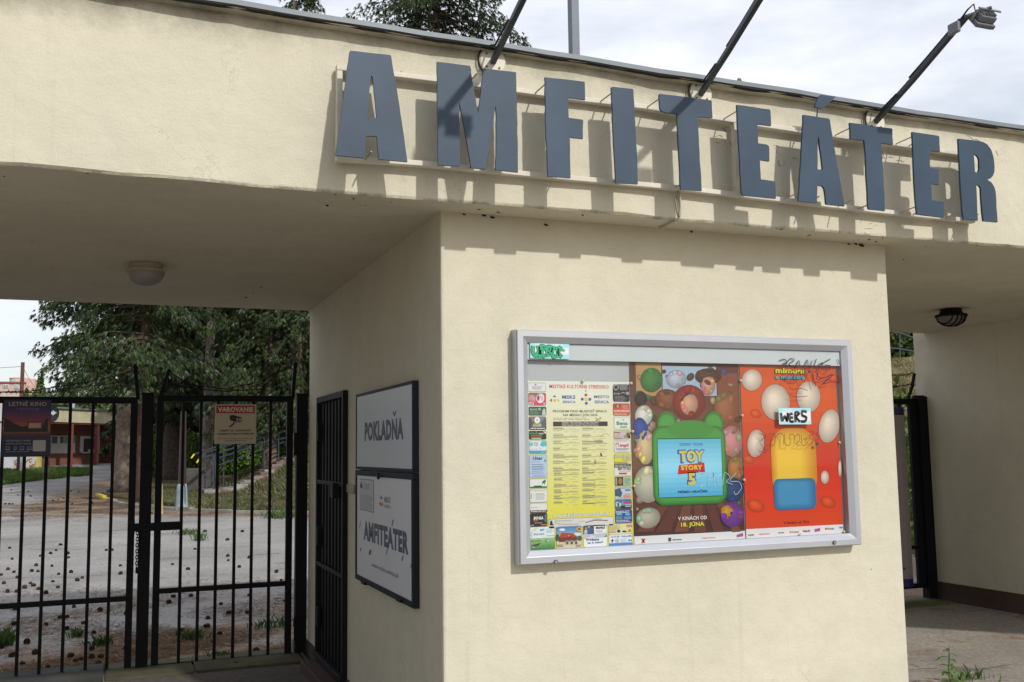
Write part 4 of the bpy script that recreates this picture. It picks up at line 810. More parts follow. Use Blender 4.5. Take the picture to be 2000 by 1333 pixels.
# loose crowd of plain coloured rounds
P2.n = 6.1
for _ in range(120):
    x_, y_ = random.choice([(random.uniform(60, 640), random.uniform(170, 500)), (random.uniform(60, 150), random.uniform(450, 1080)), (random.uniform(575, 655), random.uniform(450, 1060))]); P2.sell(*R8(x_, y_), random.uniform(2.5, 8), random.uniform(2.5, 9), random.choice([(.30, .14, .06), (.10, .04, .02), (.42, .30, .16), (.05, .16, .05), (.05, .08, .22), (.45, .18, .12), (.08, .05, .04), (.36, .24, .20)]), 12, random.random()*3, 3); P2.n -= .088
for q, (x, y, rx, ry, c_, rot) in enumerate([(150, 240, 22, 24, (.05, .18, .04), 0), (290, 235, 20, 18, (.40, .42, .50), 0), (245, 350, 26, 20, (.20, .07, .03), .3), (470, 220, 26, 16, (.09, .03, .02), 0), (470, 270, 14, 20, (.50, .28, .18), 0), (565, 400, 22, 34, (.28, .11, .05), 0), (362, 365, 33, 34, (.24, .03, .02), 0), (362, 375, 17, 22, (.52, .30, .19), 0), (105, 440, 17, 20, (.60, .58, .55), .2), (90, 345, 12, 14, (.03, .02, .02), 0), (90, 520, 14, 24, (.03, .07, .30), -.2), (115, 620, 17, 34, (.55, .42, .25), 0), (600, 585, 22, 30, (.52, .22, .22), 0), (622, 745, 15, 26, (.36, .16, .05), 0), (130, 830, 28, 36, (.45, .42, .34), 0), (130, 1020, 24, 20, (.40, .38, .30), -.3), (610, 860, 22, 24, (.03, .06, .16), 0), (605, 1000, 23, 25, (.16, .04, .28), 0), (575, 985, 12, 13, (.50, .26, .03), 0)]):
    P2.n = 6.5+q*.12; P2.sell(*R8(x, y), rx, ry, c_, 22, rot)
    for k_ in range(5):
        P2.n += .01; a_ = random.uniform(0, 6.28); P2.sell(R8(x, y)[0]+rx*.72*math.cos(a_), R8(x, y)[1]+ry*.72*math.sin(a_), rx*random.uniform(.16, .34), ry*random.uniform(.14, .30), tuple(min(.8, max(.01, v*random.uniform(.45, 1.7))) for v in c_), 12, random.random(), 3)
P2.build('artwork', pa)
GR = (.055, .25, .045)
P2.n = 9; P2.ell(*R8(235, 490), 19, 25, (.04, .19, .035)); P2.ell(*R8(500, 490), 19, 25, (.04, .19, .035)); P2.n = 9.4; P2.ell(*R8(235, 492), 15, 20, (.07, .30, .06)); P2.ell(*R8(500, 492), 15, 20, (.07, .30, .06)); P2.n = 9.8; P2.rrect(*R8(148, 500), *R8(580, 938), (.02, .11, .02), .16, 7)
for i in range(6): P2.n = 9.85+i*.05; P2.rrect(*R8(150+i*3, 502+i*3), *R8(578-i*3, 934-i*4), tuple(v*(.62+.11*i) for v in GR), .155, 7)
P2.n = 10.5; P2.ell(*R8(368, 520), 45, 18, GR); P2.n = 10.8; P2.rrect(*R8(178, 570), *R8(556, 896), (.02, .10, .03), .03)
P2.build('green_panel', pa)
P2.n = 11.2; P2.grad(*R8(182, 576), *R8(552, 892), (.10, .42, .60), (.28, .62, .78), 12, (.06, .36, .60)); P2.n = 11.8
NV = (.02, .04, .20)
P2.text('DISNEY  PIXAR', *R8(308, 612), R8(438, 612)[0], 5, NV, 0)
P2.n = 12.2
for (s_, x0, y, x1, cap, c_, bd) in (('TOY', 296, 712, 452, 27, (.05, .09, .42), .11), ('5', 350, 842, 404, 28, (.05, .09, .42), .11)): P2.text(s_, *R8(x0, y), R8(x1, y)[0], cap, c_, bd)
P2.poly([R8(302, 722), R8(446, 706), R8(450, 760), R8(296, 774)], (.48, .02, .03)); P2.n = 13
for (s_, x0, y, x1, cap, c_, bd) in (('TOY', 306, 704, 444, 22, (.62, .50, .04), .05), ('STORY', 314, 750, 436, 9.5, (.62, .50, .04), .05), ('5', 356, 836, 398, 24, (.62, .50, .04), .05), ('PRÍBEH HRAČIEK', 298, 880, 468, 4.6, NV, .03), ): P2.text(s_, *R8(x0, y), R8(x1, y)[0], cap, c_, bd)
P2.text('V KINÁCH OD', *R8(297, 1034), R8(461, 1032)[0], 7, (.68, .66, .62), .03); P2.text('18. JÚNA', *R8(314, 1070), R8(446, 1066)[0], 8, (.62, .58, .08), .04)
P2.build('lettering', pa)
P2.n = 14; P2.stroke([R8(412, 760), R8(440, 775), R8(420, 845), R8(450, 825)], .003, (.40, .62, .66)); P2.stroke([R8(468, 770), R8(466, 842)], .003, (.40, .62, .66)); P2.stroke([R8(468, 805), R8(495, 800), R8(498, 765), R8(500, 840)], .003, (.40, .62, .66)); P2.stroke([R8(540, 775), R8(515, 800), R8(530, 840)], .003, (.42, .6, .64)); P2.stroke([R8(548, 840), R8(560, 765), R8(590, 790), R8(570, 815), R8(606, 830)], .003, (.42, .6, .64)); P2.stroke([R8(625, 765), R8(590, 810), R8(640, 815), R8(655, 850), R8(625, 888), R8(612, 870)], .003, (.42, .6, .64))
P2.build('chalk_scribble', pa)
P2.n = 4; P2.poly([R8(92, 1140), R8(100, 1136), R8(116, 1160), R8(108, 1162)], (.5, .06, .02)); P2.poly([R8(108, 1136), R8(118, 1138), R8(100, 1164), R8(92, 1162)], (.5, .06, .02)); P2.rect(*R8(246, 1132), *R8(262, 1152), (.05, .05, .06)); P2.text('refresher', *R8(268, 1148), R8(324, 1144)[0], 3, (.05, .05, .06), .03); P2.text('najmama', *R8(436, 1138), R8(512, 1132)[0], 3.2, (.50, .06, .12), 0); P2.poly([R8(632, 1116), R8(668, 1104), R8(670, 1124), R8(634, 1130)], (.35, .08, .25)); P2.build('sponsor_marks', pa)
# --- third poster
P3 = Sheet('Y', YP); pb = sheet_thing('film_poster', P3, 1444, 716, 1648, 1050, 'bright red film poster with pale rounds at the right of the case', 'poster', WHT)
a = P3.uv(1444, 714); b = P3.uv(1650, 1040); zl = P3.uv(1455, 1052)[1]; zi = P3.uv(1455, 1034)[1]
P3.n = 4; P3.rect_uv(a[0], zl, b[0]-.012, a[1], (.66, .67, .68)); P3.build('paper', pb)
P3.n = 5
for i in range(14):
    t = i/13; P3.rect_uv(a[0], a[1]+(zi-a[1])*i/14, b[0]-.012, a[1]+(zi-a[1])*(i+1)/14, (.56+.04*math.sin(t*9), .045+.035*math.exp(-((t-.1)/.25)**2)+.01*math.sin(t*7), .012))
P3.n = 5.6
for (x, y, r_) in ((740, 430, 12), (930, 230, 16), (1060, 560, 14), (700, 690, 12), (1150, 930, 16), (740, 950, 18), (1180, 230, 12)): P3.sell(*R8(x, y), r_, r_*.7, (.60, .075, .018), 16, .4); P3.n += .02
P3.build('artwork', pb); P3.n = 6.4
for q, (x, y, rx, ry, rot) in enumerate([(718, 240, 19.5, 21, .2), (852, 365, 28, 35, -.1), (1038, 335, 23, 30, 0), (1155, 500, 20, 33, .2), (740, 598, 16.5, 27, .1), (1130, 790, 8, 13, 0), (1216, 740, 3.5, 16, 0)]):
    P3.n = 6.4+q*.08; P3.ell(*R8(x, y), rx+1, ry+1, (.38, .02, .01), 26, rot); P3.n += .03; P3.sell(*R8(x, y), rx, ry, (.62, .55, .46), 26, rot, 7)
P3.build('pale_round', pb)
for i in range(9): P3.n = 8+i*.04; P3.rrect(*R8(818+i*5, 512+i*7), *R8(1092-i*11, 905-i*6), (.50+.026*i, .22+.032*i, .018+.004*i), .38, 8)

for i in range(6): P3.n = 8.5+i*.04; P3.rrect(*R8(838+i*6, 800+i*4), *R8(1084-i*10, 968-i*6), (.025+.006*i, .14+.022*i, .30+.03*i), .2, 6)
P3.n = 9; P3.build('colour_block', pb)
P3.n = 9.8; P3.text('mimoni', *R8(846, 204), R8(1018, 204)[0], 13, (.03, .02, .01), .09); P3.n = 10.2; P3.text('mimoni', *R8(850, 201), R8(1014, 201)[0], 11, (.62, .55, .02), .045)
P3.n = 9.8; P3.text('a monštrá', *R8(846, 236), R8(1020, 236)[0], 8.5, (.02, .03, .05), .09); P3.n = 10.2; P3.text('a monštrá', *R8(850, 233), R8(1016, 233)[0], 7, (.05, .42, .60), .03)
P3.n = 6; P3.text('V kinách od 30.6.', *R8(897, 1056), R8(1046, 1046)[0], 5.4, (.06, .01, .01), .02); P3.build('lettering', pb)
P3.n = 5.5; P3.text('topky', *R8(696, 1122), R8(732, 1120)[0], 4, (.15, .25, .12), .05); P3.text('najmama', *R8(758, 1116), R8(820, 1112)[0], 3.6, (.5, .06, .08), 0); P3.text('refresher', *R8(866, 1108), R8(902, 1106)[0], 2.6, (.05, .05, .06), .03); P3.text('Zoznam', *R8(930, 1106), R8(984, 1100)[0], 4, (.45, .05, .05), .02); P3.text('hej.sk', *R8(1008, 1100), R8(1050, 1096)[0], 4.6, (.35, .05, .08), .05); P3.poly([R8(1072, 1084), R8(1104, 1076), R8(1104, 1094), R8(1074, 1100)], (.35, .08, .25))
for i, c_ in enumerate(((.4, .05, .05), (.5, .25, .02), (.1, .35, .15), (.05, .25, .5))): P3.rect(*R8(1132+i*13, 1076), *R8(1143+i*13, 1086), c_)
P3.ell(*R8(1222, 1074), 4, 2, (.15, .25, .45)); P3.build('sponsor_marks', pb)
# push pins
pins = [(1139, 745), (1233, 749), (1236, 843), (1239, 950), (1240, 1064), (1447, 744), (1450, 812), (1454, 938), (1459, 1052), (1563, 1045), (1649, 1039), (1640, 865)]
proto = None
for i, (x, y) in enumerate(pins):
    p = onY(x, y, YP-.012)
    if proto is None:
        mb = MB(); pr_ = [(0.0065, .012), (.004, .009), (.0035, .004), (.0075, .001), (.0078, -.001), (.0001, -.002)]
        vs = [(r_*math.cos(2*math.pi*k/12), d_, r_*math.sin(2*math.pi*k/12)) for r_, d_ in pr_ for k in range(12)]
        mb.add(vs, [(j*12+k, j*12+(k+1) % 12, (j+1)*12+(k+1) % 12, (j+1)*12+k) for j in range(5) for k in range(12)], (.60, .56, .32))
        proto = mb.build('push_pin', 'paint', loc=(0, 0, 0), smooth=True); o = proto
    else: o = proto.copy(); C.objects.link(o)
    o.location = p; tag(o, 'small pale yellow push pin holding a poster in the case', 'pin', 'push pins in the display case')
# stickers and marker on the pane
YG = YF+.0245
s1 = Sheet('Y', YG); K7 = lambda x, y: (990+x/2.666, 620+y/2.666)
st = thing('sticker', onY(1073, 685, YG), 'light blue sticker with green bubble graffiti letters at the top left of the pane', 'sticker')
s1.n = 1; s1.rect(*K7(120, 128), *K7(326, 218), (.30, .62, .68)); s1.n = 2; s1.rect(*K7(124, 154), *K7(322, 196), (.64, .68, .70)); s1.text('HELLO', *K7(146, 146), K7(200, 146)[0], 4, WHT, .04); s1.text('HELLO', *K7(240, 150), K7(294, 150)[0], 4, WHT, .04); s1.build('label', st)
gl_ = [[(136, 150), (134, 180), (150, 200), (166, 178), (160, 148)], [(172, 212), (172, 156), (196, 158), (176, 182), (200, 210)], [(214, 206), (208, 160), (232, 160), (224, 182), (214, 180)], [(250, 158), (236, 172), (240, 204), (256, 208)], [(262, 152), (266, 210)], [(282, 152), (266, 184), (286, 208)]]
for wd, c_, k in ((.022, (.01, .03, .02), 3), (.0145, (.05, .50, .24), 4)):
    s1.n = k
    for g_ in gl_: s1.stroke([K7(*q) for q in g_], wd, c_)
s1.n = 5
for g_ in gl_: s1.stroke([K7(*q) for q in g_], .0025, (.01, .05, .03))
s1.ell(*K7(292, 172), 3.6, 2.6, (.04, .40, .20), rot=.3); s1.build('graffiti_lettering', st)
st = thing('sticker', onY(1550, 812, YG), 'light blue sticker with black graffiti letters stuck over the red poster', 'sticker')
s1.n = 1; s1.rect(*R8(870, 398), *R8(1056, 490), (.36, .62, .70)); s1.n = 2; s1.rect(*R8(880, 418), *R8(1050, 474), (.66, .68, .70)); s1.text('HELLO', *R8(896, 413), R8(942, 413)[0], 4, WHT, .04); s1.build('label', st)
gl_ = [[(884, 425), (890, 470), (905, 445), (918, 472), (922, 425)], [(950, 430), (932, 436), (936, 472), (956, 474)], [(936, 452), (952, 452)], [(966, 478), (964, 425), (986, 428), (970, 450), (992, 476)], [(1030, 420), (1004, 416), (1004, 440), (1026, 450), (1020, 472), (996, 474)]]
s1.n = 3
for g_ in gl_: s1.stroke([R8(*q) for q in g_], .0145, (.008, .008, .01)); s1.n += .1
s1.n = 4
for g_ in gl_: s1.stroke([R8(q[0]-2, q[1]-3) for q in g_[:3]], .0012, (.4, .45, .48))
s1.build('graffiti_lettering', st)
s1.n = 1.5; MK = (.03, .025, .045)
scr = [[(875, 130), (905, 122), (915, 140), (890, 150)], [(905, 165), (935, 120), (960, 128), (930, 150), (965, 172)], [(960, 175), (985, 130), (990, 160), (975, 165)], [(1010, 180), (1035, 125), (1040, 200), (1060, 130)], [(1085, 120), (1075, 165), (1120, 140), (1085, 190)], [(1165, 120), (1120, 150), (1150, 185), (1165, 160), (1130, 155)], [(1205, 120), (1216, 150)], [(1080, 190), (1110, 230), (1180, 210), (1120, 260), (1165, 250)], [(1195, 225), (1225, 235), (1205, 260), (1195, 235)],
 [(1040, 190), (1060, 205), (1080, 275)], [(1095, 190), (1088, 240), (1120, 225)], [(900, 250), (935, 205), (960, 240), (985, 195), (1010, 250), (1035, 200)], [(930, 280), (950, 292), (1000, 288), (1035, 300)], [(935, 325), (970, 335), (1035, 330)]]
scr2 = [[(760, 540), (790, 560), (770, 585)], [(800, 540), (790, 600), (815, 610)], [(770, 600), (800, 650), (760, 640)], [(815, 545), (850, 550), (845, 610), (815, 600)], [(855, 560), (880, 540), (900, 560), (895, 610)], [(905, 545), (905, 600), (935, 605), (935, 550), (960, 555), (955, 600)], [(965, 560), (985, 545), (990, 580), (970, 600), (995, 612)], [(1000, 550), (1005, 610), (1030, 600)], [(1010, 575), (1030, 570)], [(1070, 545), (1045, 560), (1065, 585), (1045, 610)], [(1090, 505), (1095, 530), (1085, 545), (1100, 560)]]
for g_ in scr: s1.stroke([R8(*q) for q in g_], .0045 if g_[0][1] < 200 else .003, MK)
for g_ in scr2: s1.stroke([R8(*q) for q in g_], .003, (.05, .03, .06))
s1.ell(*R8(1088, 602), 3.2, 3.4, (.04, .04, .08)); s1.ell(*R8(1226, 158), 1.2, 1.2, MK); s1.build('marker_scribble', dc)

# ================================================================== SIGNS ON THE FLANK
SX = Sheet('X', -.03)
sp = [SX.uv(696, 770), SX.uv(807, 745), SX.uv(697, 917), SX.uv(808, 932)]
u0 = sp[0][0]; u1 = sp[1][0]; v1 = (sp[0][1]+sp[1][1])/2; v0 = (sp[2][1]+sp[3][1])/2; e0 = SX.uv(700, 1137)[1]; e1 = SX.uv(811, 1186)[1]; v00 = (e0+e1)/2
def frame_box(mb, u0, v0, u1, v1, t, d, col):
    for a_, b_, c_, d_ in ((u0, u1, v1-t, v1), (u0, u1, v0, v0+t), (u0, u0+t, v0+t, v1-t), (u1-t, u1, v0+t, v1-t)): mb.box(-d, -.001, -b_, -a_, c_, d_, col)
tk = thing('ticket_office_sign', (0, -(u0+u1)/2, v0), 'pale grey framed sign reading POKLADŇA, upper of the two on the passage wall', 'sign')
mb = MB(); frame_box(mb, u0, v0+.012, u1, v1, .017, .034, (.02, .026, .04)); mb.build('frame', 'black', tk, bevel=.003)
SX.k = -.03; SX.n = 0; mb = MB(); mb.box(-.030, -.002, -u1+.014, -u0-.014, v0+.027, v1-.014, (.48, .51, .54)); mb.build('panel', 'print', tk)
NB = (.012, .014, .05)
A7 = lambda x, y: (680+x/2.898, 730+y/2.898)
SX.n = 1; SX.text('POKLADNA', *A7(94, 384), A7(314, 384)[0], (384-278)/2.898, NB, .055)
SX.poly([A7(252, 216), A7(259, 214), A7(264, 228), A7(269, 210), A7(274, 208), A7(267, 242), A7(261, 244)], NB); SX.build('lettering', tk)
kt = thing('notice_case', (0, -(u0+u1)/2, v00), 'framed white AMFITEÁTER notice below the POKLADŇA sign', 'sign')
mb = MB(); frame_box(mb, u0-.003, v00, u1+.003, v0+.006, .032, .036, (.018, .02, .026)); mb.build('frame', 'black', kt, bevel=.004)
mb = MB(); mb.box(-.030, -.002, -u1+.028, -u0-.028, v00+.030, v0-.022, (.60, .61, .64)); mb.build('panel', 'print', kt)
SX.n = 1; y_ = 962
uA, vA = SX.uv(*A7(88, 940)); uB, vB = SX.uv(*A7(342, 1000)); 
def txu(s, u0_, v0_, u1_, v1_, col, bold):
    vs, fs = text_geo(s, bold); lo, hi = caph(bold); x0, x1 = vs[:, 0].min(), vs[:, 0].max()
    SX.mb.add([SX.w(u0_+(p-x0)/(x1-x0)*(u1_-u0_), v0_+(q-lo)/(hi-lo)*(v1_-v0_)) for p, q in vs], fs, col)
vt = SX.uv(*A7(92, 832))[1]; vb = SX.uv(*A7(88, 940))[1]
txu('AMFITEATER', uA, vb, uB, vt, (.035, .04, .10), .055); SX.poly([A7(246, 862), A7(253, 826), A7(259, 828), A7(250, 864)], (.05, .055, .13))
ub, _ = SX.uv(*A7(134, 1090)); uc, _ = SX.uv(*A7(286, 1145)); vw = SX.uv(*A7(134, 1092))[1]; vx = SX.uv(*A7(134, 1066))[1]
txu('www.msks.senica.sk', ub, vw, uc, vx, (.07, .07, .10), 0)
um, vm = SX.uv(*A7(206, 728)); un, _ = SX.uv(*A7(240, 735)); txu('MSKS', um, vm, un, SX.uv(*A7(206, 696))[1], (.16, .17, .26), .02); txu('SENICA', um, SX.uv(*A7(206, 758))[1], un, SX.uv(*A7(206, 740))[1], (.2, .2, .28), 0)
SX.build('lettering', kt)
SX.poly([A7(180, 708), A7(196, 712), A7(188, 688)], (.04, .06, .2)); SX.poly([A7(175, 738), A7(184, 722), A7(184, 752)], (.45, .03, .03)); SX.poly([A7(202, 742), A7(194, 726), A7(194, 756)], (.55, .35, .03)); SX.ell(*A7(189, 741), 1.5, 4, (.55, .25, .03)); SX.build('emblem', kt)
SX.n = 1.2; SX.rect(*A7(66, 594), *A7(146, 788), (.05, .05, .06)); SX.n = 2; SX.rect(*A7(67.5, 598), *A7(144.5, 784), (.46, .47, .50)); SX.n = 3; SX.poly([A7(70, 630), A7(76, 608), A7(84, 640), A7(78, 652), A7(68, 640)], (.02, .02, .02)); SX.lines(*A7(90, 620), *A7(130, 660), 4, (.1, .1, .12), .2); SX.lines(*A7(70, 680), *A7(142, 780), 11, (.15, .15, .17), .2, .3); SX.build('pasted_notice', kt)
SX.n = 2
for (x, y, rx, ry) in ((125, 1012, 2.2, 6), (72, 996, 1, 4), (220, 1008, .8, 7), (308, 1046, 1.3, 6), (68, 855, .5, 8), (355, 1090, .6, 5)): SX.ell(*A7(x, y), rx, ry, (.10, .085, .07), 9, .2)
SX.build('torn_patch', kt)
for x, y in ((97, 1183), (300, 1281)):
    p = onX(*A7(x, y), -.03); mb = MB(); mb.box(-.048, -.01, p[1]-.045, p[1]+.045, p[2]-.010, p[2]+.008, (.012, .012, .014)); mb.build('clasp', 'black', kt, bevel=.005)
mb = MB(); mb.tube([(-.045, -(u0+u1)/2, v0-.02), (-.055, -(u0+u1)/2, v0-.02)], .018, 12, (.01, .01, .012)); mb.build('lock', 'black', kt)

# ================================================================== LEFT GATES
GY = D+.075
BK = (.010, .010, .013)
gz = lambda x, y: onY(x, y, GY)
def post(x0, x1, ytop, ybot_z, label, dy=.05):
    a = gz(x0, ytop); b = gz(x1, ytop); mb = MB(); mb.box(a[0], b[0], GY-dy, GY+dy, -.05, a[2], BK); mb.box(a[0]-.004, b[0]+.004, GY-dy-.004, GY+dy+.004, a[2]+.001, a[2]+.012, BK)
    return tag(mb.build('gate_post', 'black', loc=((a[0]+b[0])/2, GY, 0), bevel=.004), label, 'post')
post(277.5, 300.5, 771, 0, 'thick black steel post between the two gate leaves')
post(579, 600.5, 772, 0, 'black steel hinge post against the rear corner of the pillar', .04)
def barb(root, pts, name='barbed_wire', nb=9):
    mb = MB(); P = [np.array(p, float) for p in pts]; Q = []
    for i in range(len(P)-1):
        for j in range(8): Q.append(P[i]+(P[i+1]-P[i])*j/8)
    Q.append(P[-1]); mb.tube(Q, .0035, 5, BK)
    for k in range(nb):
        c_ = Q[int((k+.5)/nb*len(Q))]
        for s_ in (-1, 1):
            d_ = np.array([random.uniform(-.4, .4), random.uniform(-1, 1), random.uniform(-1, 1)]); d_ /= np.linalg.norm(d_); mb.tube([c_-d_*.018, c_+d_*.018], .002, 4, BK)
    return mb.build(name, 'black', root)
def leaf(xl, xr, ytop, zb, zm, barx, label, y=None, sw=.038, tilt=0):
    a = gz(xl, ytop); b = gz(xr, ytop); x0, x1, zt_ = a[0], b[0], a[2]
    root = thing('gate_leaf', ((x0+x1)/2, GY, zb), label, 'gate'); mb = MB(); d_ = .02
    mb.box(x0, x0+sw+.012, GY-d_, GY+d_, zb, zt_, BK); mb.box(x1-sw-.012, x1, GY-d_, GY+d_, zb, zt_, BK)
    mb.box(x0+sw+.012, x1-sw-.012, GY-d_, GY+d_, zt_-sw-.012, zt_-.001, BK); mb.box(x0+sw+.012, x1-sw-.012, GY-d_, GY+d_, zb+.001, zb+sw, BK); mb.box(x0+sw+.012, x1-sw-.012, GY-d_+.001, GY+d_-.001, zm-sw/2, zm+sw/2, BK)
    mb.build('gate_frame', 'black', root, bevel=.003)
    for X in barx:
        r_ = .0115; X = X+random.uniform(-.003, .003)
        mb = MB(); mb.box(X-r_, X+r_, GY-r_, GY+r_, zb+sw, zm-sw/2, BK); mb.box(X-r_, X+r_, GY-r_, GY+r_, zm+sw/2, zt_-sw-.012, BK); mb.build('bar', 'black', root, bevel=.002)
    return root, x0, x1, zt_
zb2 = gz(310, 1307)[2]; zm2 = gz(440, 1147)[2]
bx2 = [gz(x, 1000)[0] for x in (355, 389.5, 423.5, 458, 492, 526.5)]
g2, g2x0, g2x1, g2z = leaf(307, 572.5, 772, zb2, zm2, bx2, 'right black barred gate leaf carrying the VAROVANIE sign')
zb1 = gz(265, 1318)[2]; zm1 = gz(250, 1169)[2]
bx1_ = [gz(x, 1000)[0] for x in (218-1, 175, 131.5, 87.5, 44, 0)]; sp_ = bx1_[0]-bx1_[1]; bx1_ += [bx1_[-1]-sp_*k for k in range(1, 8)]
g1, g1x0, g1x1, g1z = leaf(-330, 269.5, 773, zb1, zm1, bx1_, 'left black barred gate leaf carrying the summer cinema poster')
def arm(root, p0, p1):
    A = gz(*p0); B = gz(*p1); mb = MB(); mb.tube([A+np.array([0, 0, -.03]), B], .02, 4, BK); mb.build('wire_arm', 'black', root, bevel=.002); return A, B
A1, B1 = arm(g1, (270, 773), (263.5, 712)); A2, B2 = arm(g2, (311, 773), (331, 722)); A3, B3 = arm(g2, (571.5, 773), (577, 708))
barb(g1, [gz(265, 722), gz(240, 731), gz(180, 745), gz(100, 758), gz(60, 764), gz(0, 766), gz(-200, 768)], nb=30); barb(g1, [gz(267, 741), gz(220, 749), gz(150, 758), gz(90, 768), gz(0, 766.5), gz(-200, 767)], nb=30)
barb(g2, [gz(330, 726), gz(370, 752), gz(440, 760), gz(500, 748), gz(576, 712)], nb=12); barb(g2, [gz(322, 746), gz(360, 757), gz(440, 765), gz(510, 760), gz(573, 738)], nb=12)
# latch, bolt bar and chain
mb = MB(); a = gz(255, 1022); b = gz(354, 1034); mb.box(a[0], b[0]-.03, GY-.068, GY-.055, b[2], a[2], BK); mb.box(b[0]-.16, b[0], GY-.05, GY-.021, b[2]-.001, a[2]+.001, BK); mb.box(a[0], a[0]+.03, GY-.07, GY-.021, b[2]-.02, a[2]+.02, BK); mb.build('latch_bar', 'black', g2, bevel=.003)
mb = MB(); p = gz(332, 1029); mb.tube([(p[0], GY-.05, p[2]), (p[0], GY-.056, p[2])], .006, 8, (.5, .5, .48)); mb.build('bolt', 'paint', g2)
for y_ in (868, 1226):
    mb = MB(); a = gz(570, y_-22); b = gz(584, y_+22); mb.tube([((a[0]+b[0])/2, GY-.03, b[2]), ((a[0]+b[0])/2, GY-.03, a[2])], .018, 10, BK); mb.build('hinge', 'black', g2)
ch = MB(); p0 = gz(270.5, 1032); p1 = gz(270.5, 1108); nl = 13
for col_, dx in ((0, -.008), (1, .012)):
    for k in range(nl):
        z = p0[2]+(p1[2]-p0[2])*(k+.5)/nl; h_ = abs(p0[2]-p1[2])/nl*.72; pts = []
        for j in range(9):
            t = 2*math.pi*j/8; s_ = .009*math.cos(t); pts.append((p0[0]+dx+(s_ if k % 2 else 0), GY-.05+(0 if k % 2 else s_), z+h_*math.sin(t)))
        ch.tube(pts, .0032, 5, (.02, .02, .022), caps=False)
ch.box(p1[0]-.022, p1[0]+.022, GY-.065, GY-.035, p1[2]-.04, p1[2]+.004, (.015, .015, .016))
tag(ch.build('chain', 'black', loc=(p0[0], GY, p1[2])), 'steel chain hanging between the gate leaf and its middle post', 'chain')
# VAROVANIE sign
SY = Sheet('Y', GY-.03); wz = lambda x, y: (230+x/4.166, 740+y/4.166)
a = SY.uv(420, 790); b = SY.uv(500, 867); vs_ = thing('warning_sign', ((a[0]+b[0])/2, GY-.03, b[1]), 'beige and red VAROVANIE camera warning plate wired to the right gate leaf', 'sign')
mb = MB(); mb.box(a[0], b[0], GY-.029, GY-.0215, b[1], a[1], (.50, .43, .32)); mb.build('plate', 'print', vs_, bevel=.001); SY.n = 1
SY.rect(422.5, 792.5, 497.5, 807.5, (.42, .012, .02)); SY.n = 2; SY.text('VAROVANIE', 425.5, 805, 494.5, 9.5, (.62, .56, .46), .04); SY.build('red_band', vs_)
SY.n = 1; SY.poly([wz(910, 300), wz(935, 295), wz(1010, 315), wz(1010, 355), wz(965, 357), wz(912, 338)], BLK); SY.n = 1.6; SY.poly([wz(966, 320), wz(1006, 322), wz(1006, 350), wz(966, 350)], (.50, .43, .32)); SY.n = 2.2; SY.ell(*wz(986, 335), 3.2, 3.2, BLK); SY.n = 2.8; SY.ell(*wz(989, 333), 1.5, 1.6, (.50, .43, .32)); SY.n = 1; SY.poly([wz(940, 352), wz(950, 356), wz(948, 372), wz(912, 398), wz(904, 390), wz(936, 366)], BLK)
SY.build('camera_pictogram', vs_)
SY.n = 1; SY.text('OBJEKT JE CHRÁNENÝ', *wz(828, 430), wz(1088, 430)[0], 3.6, (.03, .025, .02), .03); SY.text('KAMEROVÝM SYSTÉMOM', *wz(812, 458), wz(1104, 458)[0], 3.6, (.03, .025, .02), .03); SY.text('MsKs, Nám. oslobodenia 11/17, 905 01 Senica', *wz(814, 493), wz(1104, 493)[0], 1.9, (.05, .04, .03), .01); SY.text('Kontakt: 034 666 81 22', *wz(874, 510), wz(1042, 510)[0], 2.2, (.05, .04, .03), .02); SY.build('lettering', vs_)
# LETNE KINO poster
l7 = lambda x, y: (x/6.667, 760+y/6.667)
a = SY.uv(7, 781); b = SY.uv(97, 892); vs_ = thing('cinema_banner', ((a[0]+b[0])/2, GY-.03, b[1]), 'dark blue LETNÉ KINO sunset poster tied to the left gate leaf', 'poster')
mb = MB(); mb.box(a[0], b[0], GY-.029, GY-.0215, b[1], a[1], (.015, .02, .07)); mb.build('panel', 'print', vs_); SY.n = 1
cols = [(.014, .014, .07), (.03, .016, .09), (.10, .03, .13), (.26, .035, .06), (.42, .13, .02), (.05, .02, .05), (.01, .012, .05), (.012, .018, .08), (.008, .012, .05)]
ua, va = a; ub, vb_ = b
for i in range(27):
    t = i/26*8; j = min(int(t), 7); k = t-j; cc = [cols[j][q]*(1-k)+cols[j+1][q]*k for q in range(3)]; SY.rect_uv(ua+.003, va+(vb_-va)*i/27, ub-.003, va+(vb_-va)*(i+1)/27, cc)
SY.n = 2; SY.poly([l7(50, 470), l7(60, 380), l7(95, 395), l7(130, 410), l7(170, 440), l7(230, 470), l7(290, 492), l7(350, 480), l7(420, 470), l7(560, 470), l7(590, 400), l7(625, 380), l7(622, 560), l7(52, 560)], (.012, .010, .02)); SY.n = 3; SY.rect(*l7(358, 428), *l7(556, 522), (.01, .01, .012)); SY.n = 4; SY.rect(*l7(372, 440), *l7(540, 512), (.42, .22, .18)); SY.n = 5; SY.lines(*l7(385, 450), *l7(530, 505), 3, (.6, .45, .4), .1, .5); SY.build('picture', vs_)
SY.n = 3; PK = (.40, .30, .30); SY.text('LETNÉ KINO', *l7(116, 222), l7(608, 226)[0], 8, PK, .02); SY.text('V AMFITEÁTRI', *l7(200, 278), l7(506, 280)[0], 4.2, (.26, .14, .22), .0); GP = (.30, .30, .36)
SY.text('NEČAKAJTE V RADE,', *l7(76, 688), l7(404, 690)[0], 3.4, GP, .02); SY.text('KÚPTE SI LÍSTKY ONLINE', *l7(76, 726), l7(404, 727)[0], 3., GP, .02); SY.build('lettering', vs_)
